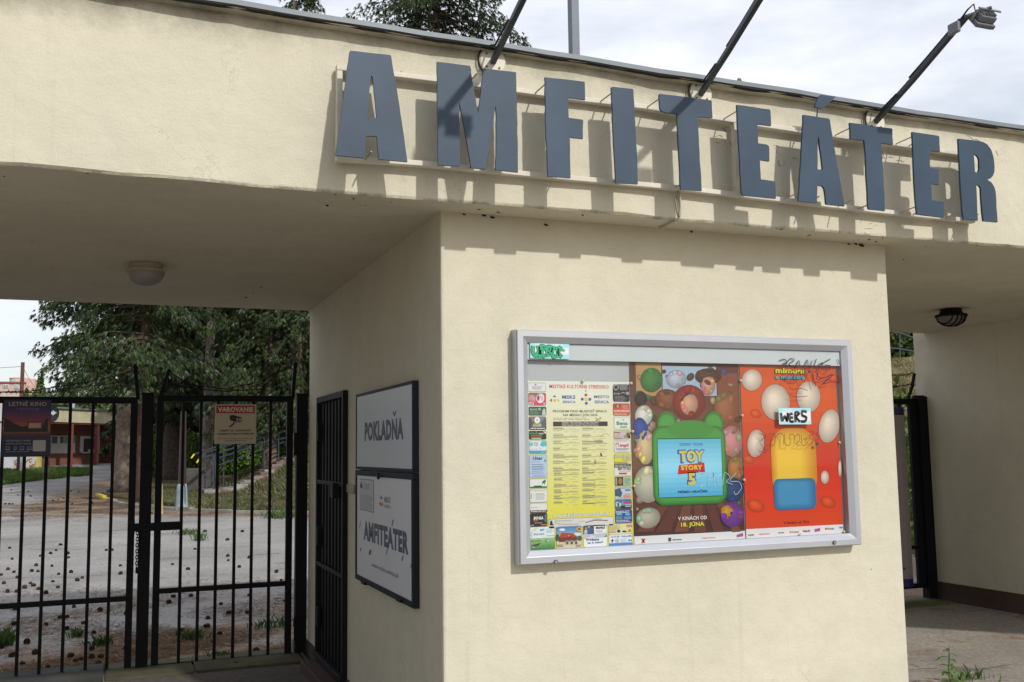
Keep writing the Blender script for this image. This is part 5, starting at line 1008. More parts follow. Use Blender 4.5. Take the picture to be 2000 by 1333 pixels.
for x in (74, 182, 260, 356): SY.n = 3; SY.rrect(*l7(x, 750), *l7(x+(34 if x == 182 else 52), 796), GP, .2); SY.n = 4; SY.rrect(*l7(x+5, 756), *l7(x+(29 if x == 182 else 47), 784), (.015, .02, .07), .2)
SY.n = 3; SY.lines(*l7(80, 802), *l7(410, 830), 1, (.16, .16, .22), .1, .4); SY.rrect(*l7(430, 668), *l7(592, 812), (.45, .44, .46), .08); SY.build('ticket_icons', vs_)
# rails of right gate
r0 = gz(1700, 778); 
zb3 = gz(1780, 1150)[2]
mb = MB(); a = gz(1790, 775); b = gz(1801, 775)
mb.box(a[0]-.02, a[0]+.10, GY-.05, GY+.05, -.05, a[2], BK); mb.box(a[0]-.05, a[0]+.22, GY-.015, GY+.015, a[2]-.001, a[2]+.012, BK)
tag(mb.build('gate_post', 'black', loc=(a[0], GY, 0), bevel=.004), 'black steel post beside the shaded wall of the right passage', 'post')
xr3 = a[0]-.03; xl3 = W+.15
root = thing('gate_leaf', ((xl3+xr3)/2, GY, zb3), 'black barred gate in the right passage behind the hanging banner', 'gate'); z3 = gz(1760, 779)[2]
mb = MB()
mb.box(xl3, xl3+.06, GY-.02, GY+.02, zb3, z3, BK); mb.box(xr3-.09, xr3, GY-.02, GY+.02, zb3, z3, BK); mb.box(xl3+.06, xr3-.09, GY-.02, GY+.02, z3-.06, z3-.001, BK); mb.box(xl3+.06, xr3-.09, GY-.02, GY+.02, zb3+.001, zb3+.05, BK); zq = .52; mb.box(xl3+.06, xr3-.09, GY-.019, GY+.019, zq, zq+.04, BK); mb.build('gate_frame', 'black', root, bevel=.003)
X = xr3-.09-.12
while X > xl3+.1:
    mb = MB(); mb.box(X-.011, X+.011, GY-.011, GY+.011, zb3+.05, zq, BK); mb.box(X-.011, X+.011, GY-.011, GY+.011, zq+.04, z3-.06, BK); mb.build('bar', 'black', root); X -= .135
mb = MB(); mb.tube([gz(1773, 780), gz(1781, 757), gz(1786, 730)], .017, 4, BK); mb.build('wire_arm', 'black', root)
barb(root, [gz(1783, 730), gz(1765, 733), gz(1742, 733), gz(1600, 735), gz(1300, 735)], nb=34); barb(root, [gz(1779, 751), gz(1762, 754), gz(1744, 756), gz(1600, 758), gz(1300, 758)], nb=34)
a = gz(1766, 795); b = gz(1779, 1143); mb = MB(); wv = MB(); x1_ = b[0]-.01; x0_ = x1_-1.6; zt_, zb_ = gz(1766, 796)[2], gz(1770, 1146)[2]
def cloth(za, zb2_, col, name, root, yo=0):
    mb = MB(); n_ = 60; vs = []
    for i in range(n_+1):
        X = x0_+(x1_-x0_)*i/n_; Y = GY-.05+.018*math.sin(X*17)+.01*math.sin(X*41+1)+yo; vs += [(X, Y, za), (X, Y, zb2_)]
    mb.add(vs, [(2*i, 2*i+1, 2*i+3, 2*i+2) for i in range(n_)], col); return mb.build(name, 'print', root, smooth=True)
bn = thing('hanging_banner', ((x0_+x1_)/2, GY-.05, zb_), 'faded pinkish grey banner with dark blue ends tied to the right passage gate', 'banner')
hh = (zt_-zb_)*.045
cloth(zt_, zt_-hh, (.02, .02, .09), 'top_band', bn); cloth(zt_-hh, zb_+hh, (.27, .23, .24), 'cloth', bn); cloth(zb_+hh, zb_, (.02, .02, .09), 'bottom_band', bn)
SB = Sheet('Y', GY-.085); SB.n = 1
for i, ch_ in enumerate('POKLAD'[:0]): pass
for i in range(5): SB.rect(1753.5, 950+i*12, 1756, 957+i*12, (.06, .05, .08))
SB.ell(1766, 1111, 3, 2, (.05, .06, .25)); SB.build('lettering', bn)

# ================================================================== THINGS IN THE YARD
# kiosk
PA = onY(80, 915, 58); PB = onY(235, 907, 64); e = PB-PA; e[2] = 0; e = e/np.linalg.norm(e); nn = np.array([e[1], -e[0], 0]); zg = float(height(PA[0], PA[1]))-.05
def sP(px, py, off=0.):
    q = onP(px, py, PA+nn*off, nn); return float(np.dot(q-PA, e)), float(q[2])
kz_t = sP(120, 799)[1]; kz_m = sP(120, 825)[1]; s_end = sP(300, 850)[0]
ks = thing('kiosk_building', (PA[0], PA[1], zg), 'low red-brown kiosk with a pale yellow fascia and red columns across the yard', 'building')
KP = np.array([PA[0], PA[1], 0]); RB = (.21, .088, .062)
RO = -2.2
def kb(name, s0, s1, d0, d1, z0, z1, col, mat='rough', par=None): mb = MB(); mb.obox(KP, e, nn, s0, s1, d0, d1, z0, z1, col); return mb.build(name, mat, par or ks)
kb('fascia', -.2, s_end, RO-.1, .12, kz_m, kz_t, (.52, .48, .30)); kb('roof', -.4, s_end+.1, -9, .25, kz_t, kz_t+.09, (.20, .20, .20)); kb('beam', -.1, s_end, -.05, .05, kz_m-.09, kz_m-.005, (.22, .035, .025), 'paint')
s_c = sP(200, 870, RO)[0]; kb('wall', 0, s_end, RO-.3, RO, zg-.3, kz_m, RB); kb('wall', s_c, s_end, RO+.001, -.35, zg-.3, kz_m, RB); kb('porch_slab', -.2, s_end, RO, .8, zg-.3, zg+.10, (.36, .33, .30), 'concrete')
kb('wall', -9, 0, -.3, -.02, zg-.4, kz_m-.06, (.55, .56, .58)); kb('fascia', -9, -.2, -.3, .1, kz_m-.06, kz_t, (.62, .62, .60)); kb('corner_pillar', sP(70, 900)[0], sP(79, 900)[0], -.02, .09, zg-.3, kz_m-.1, (.55, .50, .16))
for px in (138, 189): s_ = sP(px, 860)[0]; kb('column', s_-.11, s_+.11, -.10, .10, zg-.1, kz_m-.09, (.20, .045, .038), 'paint')
def window(x0, y0, x1, y1, panes, lower=None):
    s0, z1 = sP(x0, y0, RO); s1, _ = sP(x1, y0, RO); _, z0 = sP(x0, y1, RO)
    wn = kb('window', s0, s1, RO+.01, RO+.06, z0, z1, (.62, .60, .57))
    for (a_, b_, c_, d_, col) in panes:
        q0, w1 = sP(a_, b_, RO); q1, w0 = sP(c_, d_, RO); mb = MB(); mb.obox(KP, e, nn, q0, q1, RO+.061, RO+.075, w0, w1, col); mb.build('pane', 'print', wn)
window(99, 851, 146, 886, [(100, 853, 109.5, 866.5, (.05, .08, .07)), (116, 853, 122, 866, (.05, .10, .08)), (124, 853, 130, 866, (.2, .26, .27)), (133, 853, 145, 866, (.18, .24, .28))])
window(156, 852, 194, 884, [(162, 857, 170, 883, (.03, .03, .03)), (171, 857, 182, 878, (.07, .02, .018)), (185.5, 855, 188, 881, (.04, .04, .05))])
s0, z0 = sP(156, 884, RO); s1, _ = sP(200, 884, RO); kb('sill', s0, s1, RO+.08, RO+.2, z0-.07, z0, (.5, .45, .2))
# graffiti on the white wall (unreadable strokes)
mb = MB()
for k in range(16):
    x = random.uniform(30, 68); y = random.uniform(897, 912); pts = []
    for j in range(4): q = onP(x+random.uniform(-5, 5), y+random.uniform(-6, 7), KP, nn); pts.append(q+nn*.0)
    mb.tube(pts, .025, 4, (.40, .16, .08))
mb.build('graffiti', 'print', ks)
# apartment block far away
PA2 = np.array([*onY(38, 800, 210)[:2], 3.0]); q = lambda x, y: onY(x, y, 210)
ap = thing('apartment_block', (q(30, 890)[0], 210, 3), 'distant pink apartment block with a round stair tower on its roof', 'building')
mb = MB(); mb.box(q(-120, 800)[0], q(47, 800)[0], 210, 222, 2, q(20, 747)[2], (.52, .40, .36)); mb.box(q(47, 800)[0]+.02, q(80, 800)[0], 211, 224, 2, q(60, 752)[2], (.55, .37, .33)); mb.build('wall', 'rough', ap)
mb = MB(); mb.box(q(-121, 800)[0], q(48, 800)[0], 209.6, 222.5, q(20, 748.5)[2], q(20, 746)[2], (.30, .12, .11)); mb.box(q(46.5, 740)[0], q(67, 740)[0], 212, 222, q(55, 752)[2], q(55, 738.5)[2], (.56, .38, .34)); mb.build('roof', 'rough', ap)
c_ = q(31, 740); mb = MB(); mb.lathe((c_[0], 217, q(31, 747)[2]), [(1.75, 0), (1.75, 1.15), (1.85, 1.16), (1.85, 1.3), (0.001, 1.32)], 24, (.55, .50, .45)); mb.build('stair_tower', 'rough', ap, smooth=False)
for x0, y0, x1, y1, c_ in ((28, 751.5, 36, 759.5, (.25, .30, .38)), (6, 751, 17, 758, (.22, .24, .26)), (-20, 751, -12, 759, (.25, .3, .38))):
    a = q(x0, y0); b = q(x1, y1); mb = MB(); mb.box(a[0], b[0], 209.8, 209.99, b[2], a[2], (.6, .6, .6)); wn = mb.build('window', 'rough', ap); mb = MB(); m_ = (a[0]+b[0])/2
    mb.box(a[0]+.12, m_-.06, 209.7, 209.79, b[2]+.12, a[2]-.12, c_); mb.box(m_+.06, b[0]-.12, 209.7, 209.79, b[2]+.12, a[2]-.12, c_); mb.build('pane', 'print', wn)
# utility pole with wires
P = onY(38, 880, 75); zt_ = onY(38, 708, 75)[2]; up_ = thing('utility_pole', (P[0], 75, 1.2), 'brown wooden utility pole with two wires beyond the kiosk', 'pole')
mb = MB(); mb.tube([(P[0], 75, .8), (P[0], 75, zt_)], [.17, .13], 8, (.16, .07, .05)); mb.build('pole', 'bark', up_)
T = np.array([P[0], 75, zt_-.3]); mb = MB(); mb.tube([T, T+np.array([-4, 0, -.35]), T+np.array([-14, 2, -.9])], .022, 4, (.1, .08, .08)); mb.tube([T, onY(52, 732, 75), onY(66, 754, 75), onY(80, 790, 75)], .022, 4, (.1, .08, .08)); mb.build('wire', 'print', up_)
P = onY(139.5, 880, 70); tag((lambda mb: (mb.tube([(P[0], 70, .8), (P[0], 70, onY(139.5, 778, 70)[2])], .12, 8, (.35, .42, .50)), mb.lathe((P[0], 70, onY(139.5, 778, 70)[2]), [(.12, 0), (.16, .1), (.001, .16)], 8, (.4, .45, .5)))[1] or mb.build('light_pole', 'paint', loc=(P[0], 70, 1)))(MB()), 'slim pale blue lighting pole rising behind the kiosk roof', 'pole')
# concrete based posts
def lampbase(px, pyb, Y, hpx, wpx, col, label, pole=None, polecol=(.10, .05, .045), mat='concrete', strap=False, name='lamp_post'):
    B = at(px, Y); sc = FPX/((B-CAM)@FW); h = hpx/sc; wd = wpx/sc; root = thing(name, B, label, 'lamp post' if pole else 'bollard')
    mb = MB(); mb.lathe(B+np.array([0, 0, -.1]), [(wd/2, 0), (wd/2, .15), (wd*.42, h*.35+.1), (wd*.39, h*.75+.1), (wd*.34, h*.88+.1), (wd*.2, h*.97+.1), (.001, h+.1)], 12, col); mb.build('concrete_base', mat, root, smooth=True)
    if pole: mb = MB(); mb.tube([B+np.array([0, 0, h*.9]), B+np.array([0, 0, h+pole])], [.10, .07], 10, polecol); mb.build('pole', 'paint', root)
    if strap: mb = MB(); mb.tube([B+np.array([wd*.25*k2, -wd*.37, z_]) for k2, z_ in ((.9, .02), (.85, h*.5), (.8, h*.8), (.4, h*.95))], .012, 5, (.03, .04, .09)); mb.build('conduit', 'black', root)
    return root, B, h, sc
lampbase(357, 964, 22, 56, 26, (.28, .36, .38), 'brown lamp pole in a pale blue bell-shaped concrete base beside the stairs', 1.75, (.035, .022, .02), strap=True)
lampbase(312, 975, 21, 66, 19, (.50, .40, .20), 'yellow painted bullet-shaped bollard behind the gate', name='bollard')
r_, B, h, sc = lampbase(91.5, 928, 46, 36, 15, (.16, .145, .125), 'weathered grey concrete base with a sign pole in front of the kiosk', 3.2, (.12, .12, .13))
mb = MB(); p = onY(99, 808, B[1]-.12); n_ = 20; mb.add([(p[0]+.36*math.cos(2*math.pi*k/n_), p[1]+d_, p[2]+.42*math.sin(2*math.pi*k/n_)) for d_ in (0, .03) for k in range(n_)], [tuple(range(n_)), tuple(range(n_, 2*n_))[::-1]]+[(k, (k+1) % n_, n_+(k+1) % n_, n_+k) for k in range(n_)], (.02, .02, .03)); dk_ = mb.build('sign_disc', 'paint', r_)
mb = MB(); mb.add([(p[0]+x_, p[1]-.006, p[2]+z_) for x_, z_ in ((-.2, -.04), (.08, -.04), (.08, -.1), (.26, .03), (.08, .15), (.08, .09), (-.2, .09))], [tuple(range(7))], (.7, .7, .7)); mb.build('arrow', 'print', dk_)
for px, c_, lb in ((37, (.04, .02, .04), 'dark thin post in front of the white kiosk wall'), (43, (.50, .50, .46), 'pale thin post in front of the white kiosk wall')):
    B = at(px, 50); mb = MB(); mb.box(B[0]-.07, B[0]+.07, 49.93, 50.07, B[2]-.2, B[2]+2.6, c_); tag(mb.build('sign_post', 'paint', loc=B), lb, 'post')
B = at(384, 30); mb = MB(); sc = FPX/((B-CAM)@FW); mb.obox(B, (1, 0, 0), (0, -1, 0), -.45, .45, -.3, .3, -.1, 46/sc, (.085, .08, .075)); tag(mb.build('concrete_block', 'concrete', loc=B, bevel=.05), 'grey concrete block under the yellow tipped handrail ends', 'block')

# railings and stairs
RC = (.038, .055, .072)
def rail(name, label, lines, posts, Yf):
    first = onY(*posts[0][1], Yf(posts[0][1][0])); root = thing(name, first, label, 'handrail')
    for ln, yel in lines:
        P_ = [onY(x, y, Yf(x)) for x, y in ln]
        if yel: mb = MB(); mb.tube(P_[:2], .026, 8, (.65, .50, .03)); mb.build('yellow_end', 'paint', root); P_ = P_[1:]
        mb = MB(); mb.tube(P_, .024, 8, RC); mb.build('rail', 'paint', root)
    for t_, b_ in posts:
        A_ = onY(*t_, Yf(t_[0])); B_ = onY(*b_, Yf(t_[0])); B_[2] = min(B_[2], float(height(B_[0], B_[1]))-.05); mb = MB(); mb.tube([A_, B_], .024, 8, RC); mb.build('rail_post', 'paint', root)
Yn = lambda x: 27+(x-400)*.02; Yr = lambda x: 28.2+(x-400)*.02
RN = 3.2
rail('stair_handrail', 'nearer grey-blue tubular handrail beside the stone stairs', [([(384, 905), (388, 898), (396, 894.5), (423, 887), (462, 873.5), (520, 853), (561, 842), (640, 812)], True), ([(402, 903), (456, 885.5), (512, 866), (561, 855), (640, 826)], False), ([(425, 910), (456, 899), (525, 874), (590, 852)], False)],
     [((416, 889), (418, 948)), ((419, 888), (423, 952)), ((516, 855), (516, 902)), ((544, 847), (544, 908)), ((590, 830), (590, 890))], Yn)
rail('stair_handrail', 'farther grey-blue tubular handrail with a yellow end on the far side of the stairs', [([(373, 896), (379, 888), (393, 883), (424, 873), (442, 868), (500, 848), (534, 834), (600, 812)], True), ([(402, 884.5), (440, 872), (502, 852), (560, 836)], False)], [((401, 882), (401, 950)), ((437, 870), (437, 930)), ((560, 826), (560, 885))], Yr)
mb = MB(); n_ = 26
for i in range(n_):
    x = 408+i*7.6; P_ = onY(x, 950, Yn(x)+.35); X = P_[0]; Y = Yn(x)+.35; z = float(height(X, Y)); dw = .30
    mb.obox((X, Y, z), (1, 0, 0), (0, 1, 0), -.16, .20, -.40+random.uniform(-.05, .05), .95, -.2, .20+random.uniform(-.03, .03), random.choice([(.26, .24, .22), (.22, .2, .18), (.20, .13, .10), (.30, .28, .26)]))
tag(mb.build('stone_stairs', 'concrete', bevel=.02), 'broken stone stairs climbing the grassy bank', 'stairs', kind='structure')
mb = MB()
for k in range(46):
    x = 410+random.random()*150; X, _, _ = onY(x, 950, Yn(x)-.2+random.uniform(-.25, .2)); Y = Yn(x)-.15+random.uniform(-.25, .2); s_ = random.uniform(.05, .16); z = float(height(X, Y))
    vs = [(X+s_*random.uniform(.6, 1)*a_, Y+s_*random.uniform(.6, 1)*b_, z+s_*.6*random.uniform(.5, 1)*c_) for a_ in (-1, 1) for b_ in (-1, 1) for c_ in (-.5, 1)]
    mb.add(vs, [(0, 1, 3, 2), (4, 6, 7, 5), (0, 4, 5, 1), (2, 3, 7, 6), (0, 2, 6, 4), (1, 5, 7, 3)], random.choice([(.24, .23, .21), (.15, .10, .08), (.19, .09, .06)]))
tag(mb.build('rubble', 'concrete', bevel=.01), 'loose stones and rubble along the edge of the stairs', 'rubble', kind='stuff')
# fence rail on the crest seen through the right passage
root = thing('crest_railing', onY(1757, 690, 22), 'blue-grey tubular railing along the top of the grass bank', 'railing')
def cr_(x, y): return onY(x, y, 22)
for ys_ in ((649, 651, 664, 700), (680.5, 682, 690, 725)):
    mb = MB(); mb.tube([cr_(1700, ys_[0]-4), cr_(1741, ys_[0]), cr_(1757, ys_[1]), cr_(1785, ys_[2]-3), cr_(1860, ys_[3])], .03, 8, RC); mb.build('rail', 'paint', root)
for x, y0_, y1_ in ((1757, 650, 700), (1800, 668, 715), (1715, 646, 695)): mb = MB(); A_ = cr_(x, y0_); B_ = cr_(x, y1_); B_[2] = min(B_[2], float(height(B_[0], B_[1]))); mb.tube([A_, B_], .03, 8, RC); mb.build('rail_post', 'paint', root)

# ================================================================== TREES
def fronds(rg, P, D_, L_, wd, cols, k=5, hang=.5, spread=.7):
    """P (n,3) points, D_ (n,3) outward directions; returns V,F,C of narrow kite-shaped sprays"""
    n_ = len(P); V = []; F = []; Cc = []
    Dn = D_/np.linalg.norm(D_, axis=1, keepdims=True)
    side = np.cross(Dn, np.array([0, 0, 1.])); side /= (np.linalg.norm(side, axis=1, keepdims=True)+1e-9)
    base = 0
    for j in range(k):
        a = (j/(k-1)-.5)*2*spread if k > 1 else 0
        d = Dn*math.cos(a)+side*math.sin(a)+rg.normal(0, .28, (n_, 3)); d[:, 2] -= hang*rg.uniform(.5, 1.5, n_); d /= np.linalg.norm(d, axis=1, keepdims=True)
        s_ = np.cross(d, rg.normal(0, 1, (n_, 3))*.55+np.array([0, 0, 1.])); s_ /= (np.linalg.norm(s_, axis=1, keepdims=True)+1e-9)
        L2 = (L_*rg.uniform(.6, 1.25, n_))[:, None]; w2 = (wd*rg.uniform(.7, 1.3, n_))[:, None]
        p0 = P; p1 = P+d*L2*.45+s_*w2; p3 = P+d*L2*.45-s_*w2; p2 = P+d*L2+np.array([0, 0, -1])*L2*.18
        V.append(np.stack([p0, p1, p2, p3], 1).reshape(-1, 3)); F.append((np.arange(n_*4).reshape(n_, 4)+base)); base += n_*4; Cc.append(cols*rg.uniform(.45, 1.35, (n_, 1)))
    return np.concatenate(V), np.concatenate(F), np.concatenate(Cc)
GCOL = np.array([[.045, .080, .028], [.078, .13, .034], [.095, .125, .055], [.055, .085, .045], [.20, .24, .18], [.12, .075, .04]])
def conifer(name, label, B, H, R, zb, seed, trunk_r=.3, group='conifers behind the gates', dens=1., shp=.75, barkc=(.19, .145, .115), fl=.155, tint=(1, 1, 1), side=None, droop=.35, flare=1.5, whorl=.42):
    rg = np.random.default_rng(seed); B = np.array(B, float); root = thing(name, B, label, 'tree', group)
    mb = MB(); pts = []; rs = []
    lean = rg.normal(0, .012, 2)
    for i in range(13):
        t = i/12; pts.append(B+np.array([lean[0]*H*t, lean[1]*H*t, -.15+H*.97*t])); rs.append(trunk_r*(1-t)**.8*(1+(flare-1)*math.exp(-t*H/.35))+.015)
    pts.insert(1, B+np.array([0, 0, .25])); rs.insert(1, trunk_r*(1+(flare-1)*.45)); pts.insert(2, B+np.array([0, 0, .8])); rs.insert(2, trunk_r*1.04)
    mb.tube(pts, rs, 14, barkc); mb.build('trunk', 'bark', root, smooth=True)
    Pp = []; Dd = []; lim = MB(); z = zb
    while z < H*.985:
        t = (z-zb)/(H-zb); Lb = R*(1-t)**shp*(.75+.25*min(1, (z-zb)/1.5+.5))+.15; nb_ = int(rg.integers(5, 9)*(1 if Lb > 1 else .7))
        for k in range(max(nb_, 4)):
            az = rg.uniform(0, 2*math.pi); 
            if side is not None and rg.random() < .5: az = side+rg.normal(0, .9)
            L1 = Lb*rg.uniform(.62, 1.12); st = B+np.array([0, 0, z+rg.uniform(-.2, .2)]); dx, dy = math.cos(az), math.sin(az); rise = rg.uniform(-.05, .25); bp = []
            m_ = max(4, int(L1/.28))
            for q_ in range(m_+1):
                s_ = q_/m_; bp.append(st+np.array([dx*L1*s_, dy*L1*s_, rise*L1*s_-droop*L1*s_*s_]))
            if L1 > .8: lim.tube([bp[0], bp[m_//2], bp[-1]], [.035+.02*L1/3, .02, .006], 4, (.10, .075, .055), caps=False)
            for q_ in range(1, m_+1):
                s_ = q_/m_
                if s_ < .18: continue
                for rep in range(max(1, int(round(8.0*dens*(.6+s_))))):
                    off = rg.normal(0, .10+.13*(1-s_), 3); off[2] -= .06; sgn = rg.choice([-1, 1]); lat = rg.uniform(0, .55*(1-s_*.6))*min(L1*.35, .8)
                    Pp.append(bp[q_]+off+np.array([-dy, dx, 0])*sgn*lat); Dd.append(np.array([dx, dy, 0])*.6+np.array([-dy, dx, 0])*sgn*(.2+lat)+np.array([0, 0, -.2]))
        z += whorl*rg.uniform(.7, 1.3)
    Pp = np.array(Pp); Dd = np.array(Dd); n_ = len(Pp)
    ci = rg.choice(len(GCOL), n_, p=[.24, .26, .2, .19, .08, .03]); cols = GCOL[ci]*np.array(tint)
    V, F, Cc = fronds(rg, Pp, Dd, np.full(n_, fl), fl*.085, cols, k=8, hang=.7)
    o = np_mesh('crown', V, F, Cc, 'leaf', root, off=B); lim.build('limbs', 'bark', root)
    return root
def crownz(Y, py, px=300): return float(onY(px, py, Y)[2])
# main conifers seen through the left passage
P = at(243, 32.4); conifer('conifer', 'tall conifer with a thick grey-brown trunk, nearest the left of the group', P, 17, 2.85, 4.1, 11, .31, dens=1.5, side=math.pi, barkc=(.22, .17, .14), shp=.6)
P = at(277, 26.3); conifer('conifer', 'conifer with a slim reddish trunk seen in the gap beside the middle gate post', P, 15, 2.2, 3.3, 12, .15, dens=1.4, barkc=(.085, .05, .038))
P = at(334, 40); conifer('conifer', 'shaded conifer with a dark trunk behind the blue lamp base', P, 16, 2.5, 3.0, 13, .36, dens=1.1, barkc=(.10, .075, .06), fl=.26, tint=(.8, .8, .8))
P = at(404, 34); conifer('conifer', 'conifer with a pale mottled trunk rising behind the handrails', P, 17, 2.8, 7.0, 14, .20, dens=1.3, barkc=(.30, .24, .21))
P = at(527, 31); conifer('conifer', 'conifer with low drooping branches above the stairs at the right of the group', P, 15, 2.5, 1.9, 15, .22, dens=1.3, droop=.5)
for i, (px, Y, H, R, zb, lb) in enumerate([(318, 54, 13, 2.8, 1.6, 'dark conifer in the back row beyond the slim reddish trunk'), (368, 56, 14, 4.2, 1.9, 'dark conifer in the back row between the lamp pole and the pale trunk'), (450, 50, 14, 4.2, 2.0, 'dark conifer in the back row behind the VAROVANIE sign'), (540, 47, 14, 4.4, 1.2, 'dark conifer in the back row behind the stairs'), (620, 44, 14, 4, 1.0, 'dark conifer in the back row behind the pillar edge')]):
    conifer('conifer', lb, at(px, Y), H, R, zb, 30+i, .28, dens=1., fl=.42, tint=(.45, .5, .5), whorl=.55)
# tree tops over the roof
P = at(858, 30); conifer('conifer', 'tall conifer whose ragged crown shows above the coping left of the letter M', P, 22.5, 3.6, 13, 21, .3, group='conifers above the roof', dens=1.6, shp=.55, droop=.45)
P = at(580, 30.5); conifer('conifer', 'tall conifer by the pillar corner, its dark tip above the coping at upper left', P, 18.4, 2.7, 1.6, 22, .25, dens=1.2, shp=.75, droop=.5)
P = at(985, 34); conifer('conifer', 'small conifer whose tip barely clears the coping behind the first arm lamp', P, 14.6, 2.2, 8, 23, .2, group='conifers above the roof', dens=1.2)

# broadleaf masses
def leafmass(name, label, cat, blobs, n_, size, cols, seed, kind=None, group=None, trunk=None, base=None):
    rg = np.random.default_rng(seed); V = []; 
    bl = np.array(blobs, float); wts = (bl[:, 3]*bl[:, 4]*bl[:, 5])**.67; wts /= wts.sum(); ci = rg.choice(len(bl), n_, p=wts)
    d = rg.normal(0, 1, (n_, 3)); d /= np.linalg.norm(d, axis=1, keepdims=True); rr = rg.uniform(.55, 1.06, (n_, 1))**.5
    lump = 1+.14*np.sin(d[:, :1]*9+ci[:, None])+.12*np.sin(d[:, 1:2]*11+d[:, 2:]*7)
    C_ = bl[ci, :3]+d*bl[ci, 3:6]*rr*lump
    nrm = d+rg.normal(0, .7, (n_, 3)); nrm /= np.linalg.norm(nrm, axis=1, keepdims=True); t1 = np.cross(nrm, rg.normal(0, 1, (n_, 3))); t1 /= np.linalg.norm(t1, axis=1, keepdims=True); t2 = np.cross(nrm, t1); s_ = (size*rg.uniform(.6, 1.4, (n_, 1)))
    V = np.stack([C_-t1*s_, C_+t2*s_*.6, C_+t1*s_, C_-t2*s_*.6], 1).reshape(-1, 3); F = np.arange(n_*4).reshape(n_, 4)
    cl = np.array(cols)[rg.integers(0, len(cols), n_)]*rg.uniform(.75, 1.25, (n_, 1)); b0 = base if base is not None else (bl[0, 0], bl[0, 1], float(bl[:, 2].min()-bl[:, 5].max()))
    if trunk:
        root = thing(name, b0, label, cat, group); np_mesh('crown', V, F, cl, 'leaf', root, off=b0); mb = MB(); mb.tube([b0, (b0[0], b0[1], bl[0, 2])], [trunk, trunk*.6], 8, (.14, .10, .08)); mb.build('trunk', 'bark', root); return root
    o = np_mesh(name, V, F, cl, 'leaf', None, off=b0); tag(o, label, cat, group, kind); return o
LG = [(.13, .22, .03), (.10, .18, .03), (.16, .25, .05), (.07, .13, .025)]
bl = []
for i in range(26):
    px = 262+i*11.5; Y = 43+random.uniform(-.4, .4); P = onY(px, 860, Y); g_ = float(height(P[0], Y)); bl.append((P[0], Y, g_+.85, .7, .6, .95+random.uniform(-.1, .2)))
leafmass('hedge', 'bright green hedge running behind the dark tree trunks', 'hedge', bl, 30000, .06, LG, 41, base=(bl[0][0], 43, float(gbase(43))))
MG = [(.09, .14, .03), (.06, .10, .025), (.12, .17, .045), (.045, .08, .02)]
for i, (px, Y, r_, zc, lb) in enumerate([(110, 78, 3.6, 3.0, 'bushy green tree behind the yellow fascia of the kiosk'), (175, 80, 4.0, 3.1, 'round green tree behind the kiosk near the light pole'), (235, 82, 4.2, 3.4, 'green tree behind the kiosk next to the thick trunk'), (20, 84, 3.4, 2.6, 'green tree behind the white kiosk wall'), (60, 95, 2.0, 5.8, 'slender pointed tree in front of the distant apartment block')]):
    P = onY(px, 870, Y); g_ = float(gbase(Y)); k = [(P[0], Y, g_+zc, r_*.8, r_*.8, zc*.8), (P[0]-r_*.5, Y, g_+zc*.8, r_*.6, r_*.6, zc*.6), (P[0]+r_*.5, Y+.5, g_+zc*.85, r_*.6, r_*.6, zc*.62)]
    if i == 4: k = [(P[0]+.65, Y, g_+3.9, .42, .4, 3.9), (P[0]-.5, Y, g_+3.1, .5, .5, 3.1), (P[0]+.1, Y+.5, g_+2.8, .8, .8, 2.8)]
    leafmass('broadleaf_tree', lb, 'tree', k, 9000, .16, MG, 50+i, group='trees beyond the kiosk', trunk=.15, base=(P[0], Y, g_))
for i, (px, Y, r_, lb) in enumerate([(1752, 36, 3.2, 'leafy tree on the bank behind the crest railing'), (1800, 39, 3.6, 'leafy tree on the bank hidden mostly by the right passage wall')]):
    P = onY(px, 700, Y); g_ = float(height(P[0], Y)); k = [(P[0], Y, g_+3.0, r_, r_, 3.4), (P[0]-r_*.6, Y, g_+2.2, r_*.7, r_*.6, 2.6), (P[0]+r_*.7, Y, g_+2.4, r_*.7, r_*.6, 2.6)]
    leafmass('broadleaf_tree', lb, 'tree', k, 16000, .14, MG, 60+i, group='trees on the bank', trunk=.2, base=(P[0], Y, g_))
# vine leaves beside the right gate
P = onY(1752, 770, D+1.0); leafmass('climbing_plant', 'bright green vine shoots behind the right passage gate', 'plant', [(P[0], D+1, 2.1, .12, .1, .22), (P[0]+.18, D+1, 1.3, .1, .1, .6), (P[0]+.16, D+1, .8, .1, .1, .5)], 260, .055, [(.16, .30, .04), (.12, .24, .04)], 71, base=(P[0]+.1, D+1, .02))

# ================================================================== GRASS, NEEDLES, WEEDS
def blades(name, label, pts, h, w_, cols, seed, cat='grass', kind='stuff', lie=False):
    rg = np.random.default_rng(seed); P = np.array(pts, float); n_ = len(P); az = rg.uniform(0, 2*math.pi, n_); d = np.stack([np.cos(az), np.sin(az), np.zeros(n_)], 1)
    hh = (h*rg.uniform(.5, 1.4, n_))[:, None]
    if lie: tip = P+d*hh+np.array([0, 0, 1])*rg.uniform(0, .012, (n_, 1)); s_ = np.cross(d, [0, 0, 1.])*w_; V = np.stack([P-s_, P+s_, tip+s_*.5, tip-s_*.5], 1)
    else: s_ = np.cross(d, [0, 0, 1.])*w_; mid = P+d*hh*.15+np.array([0, 0, 1.])*hh*.6; tip = P+d*hh*.55+np.array([0, 0, 1.])*hh; V = np.stack([P-s_, P+s_, mid+s_*.6, tip], 1)
    F = np.arange(n_*4).reshape(n_, 4); cl = np.array(cols)[rg.integers(0, len(cols), n_)]*rg.uniform(.7, 1.3, (n_, 1))
    o = np_mesh(name, V.reshape(-1, 3), F, cl, 'straw' if lie else 'leaf', None); tag(o, label, cat, kind=kind); return o
GG = [(.075, .105, .030), (.10, .12, .04), (.19, .16, .08), (.06, .085, .025), (.24, .19, .11)]
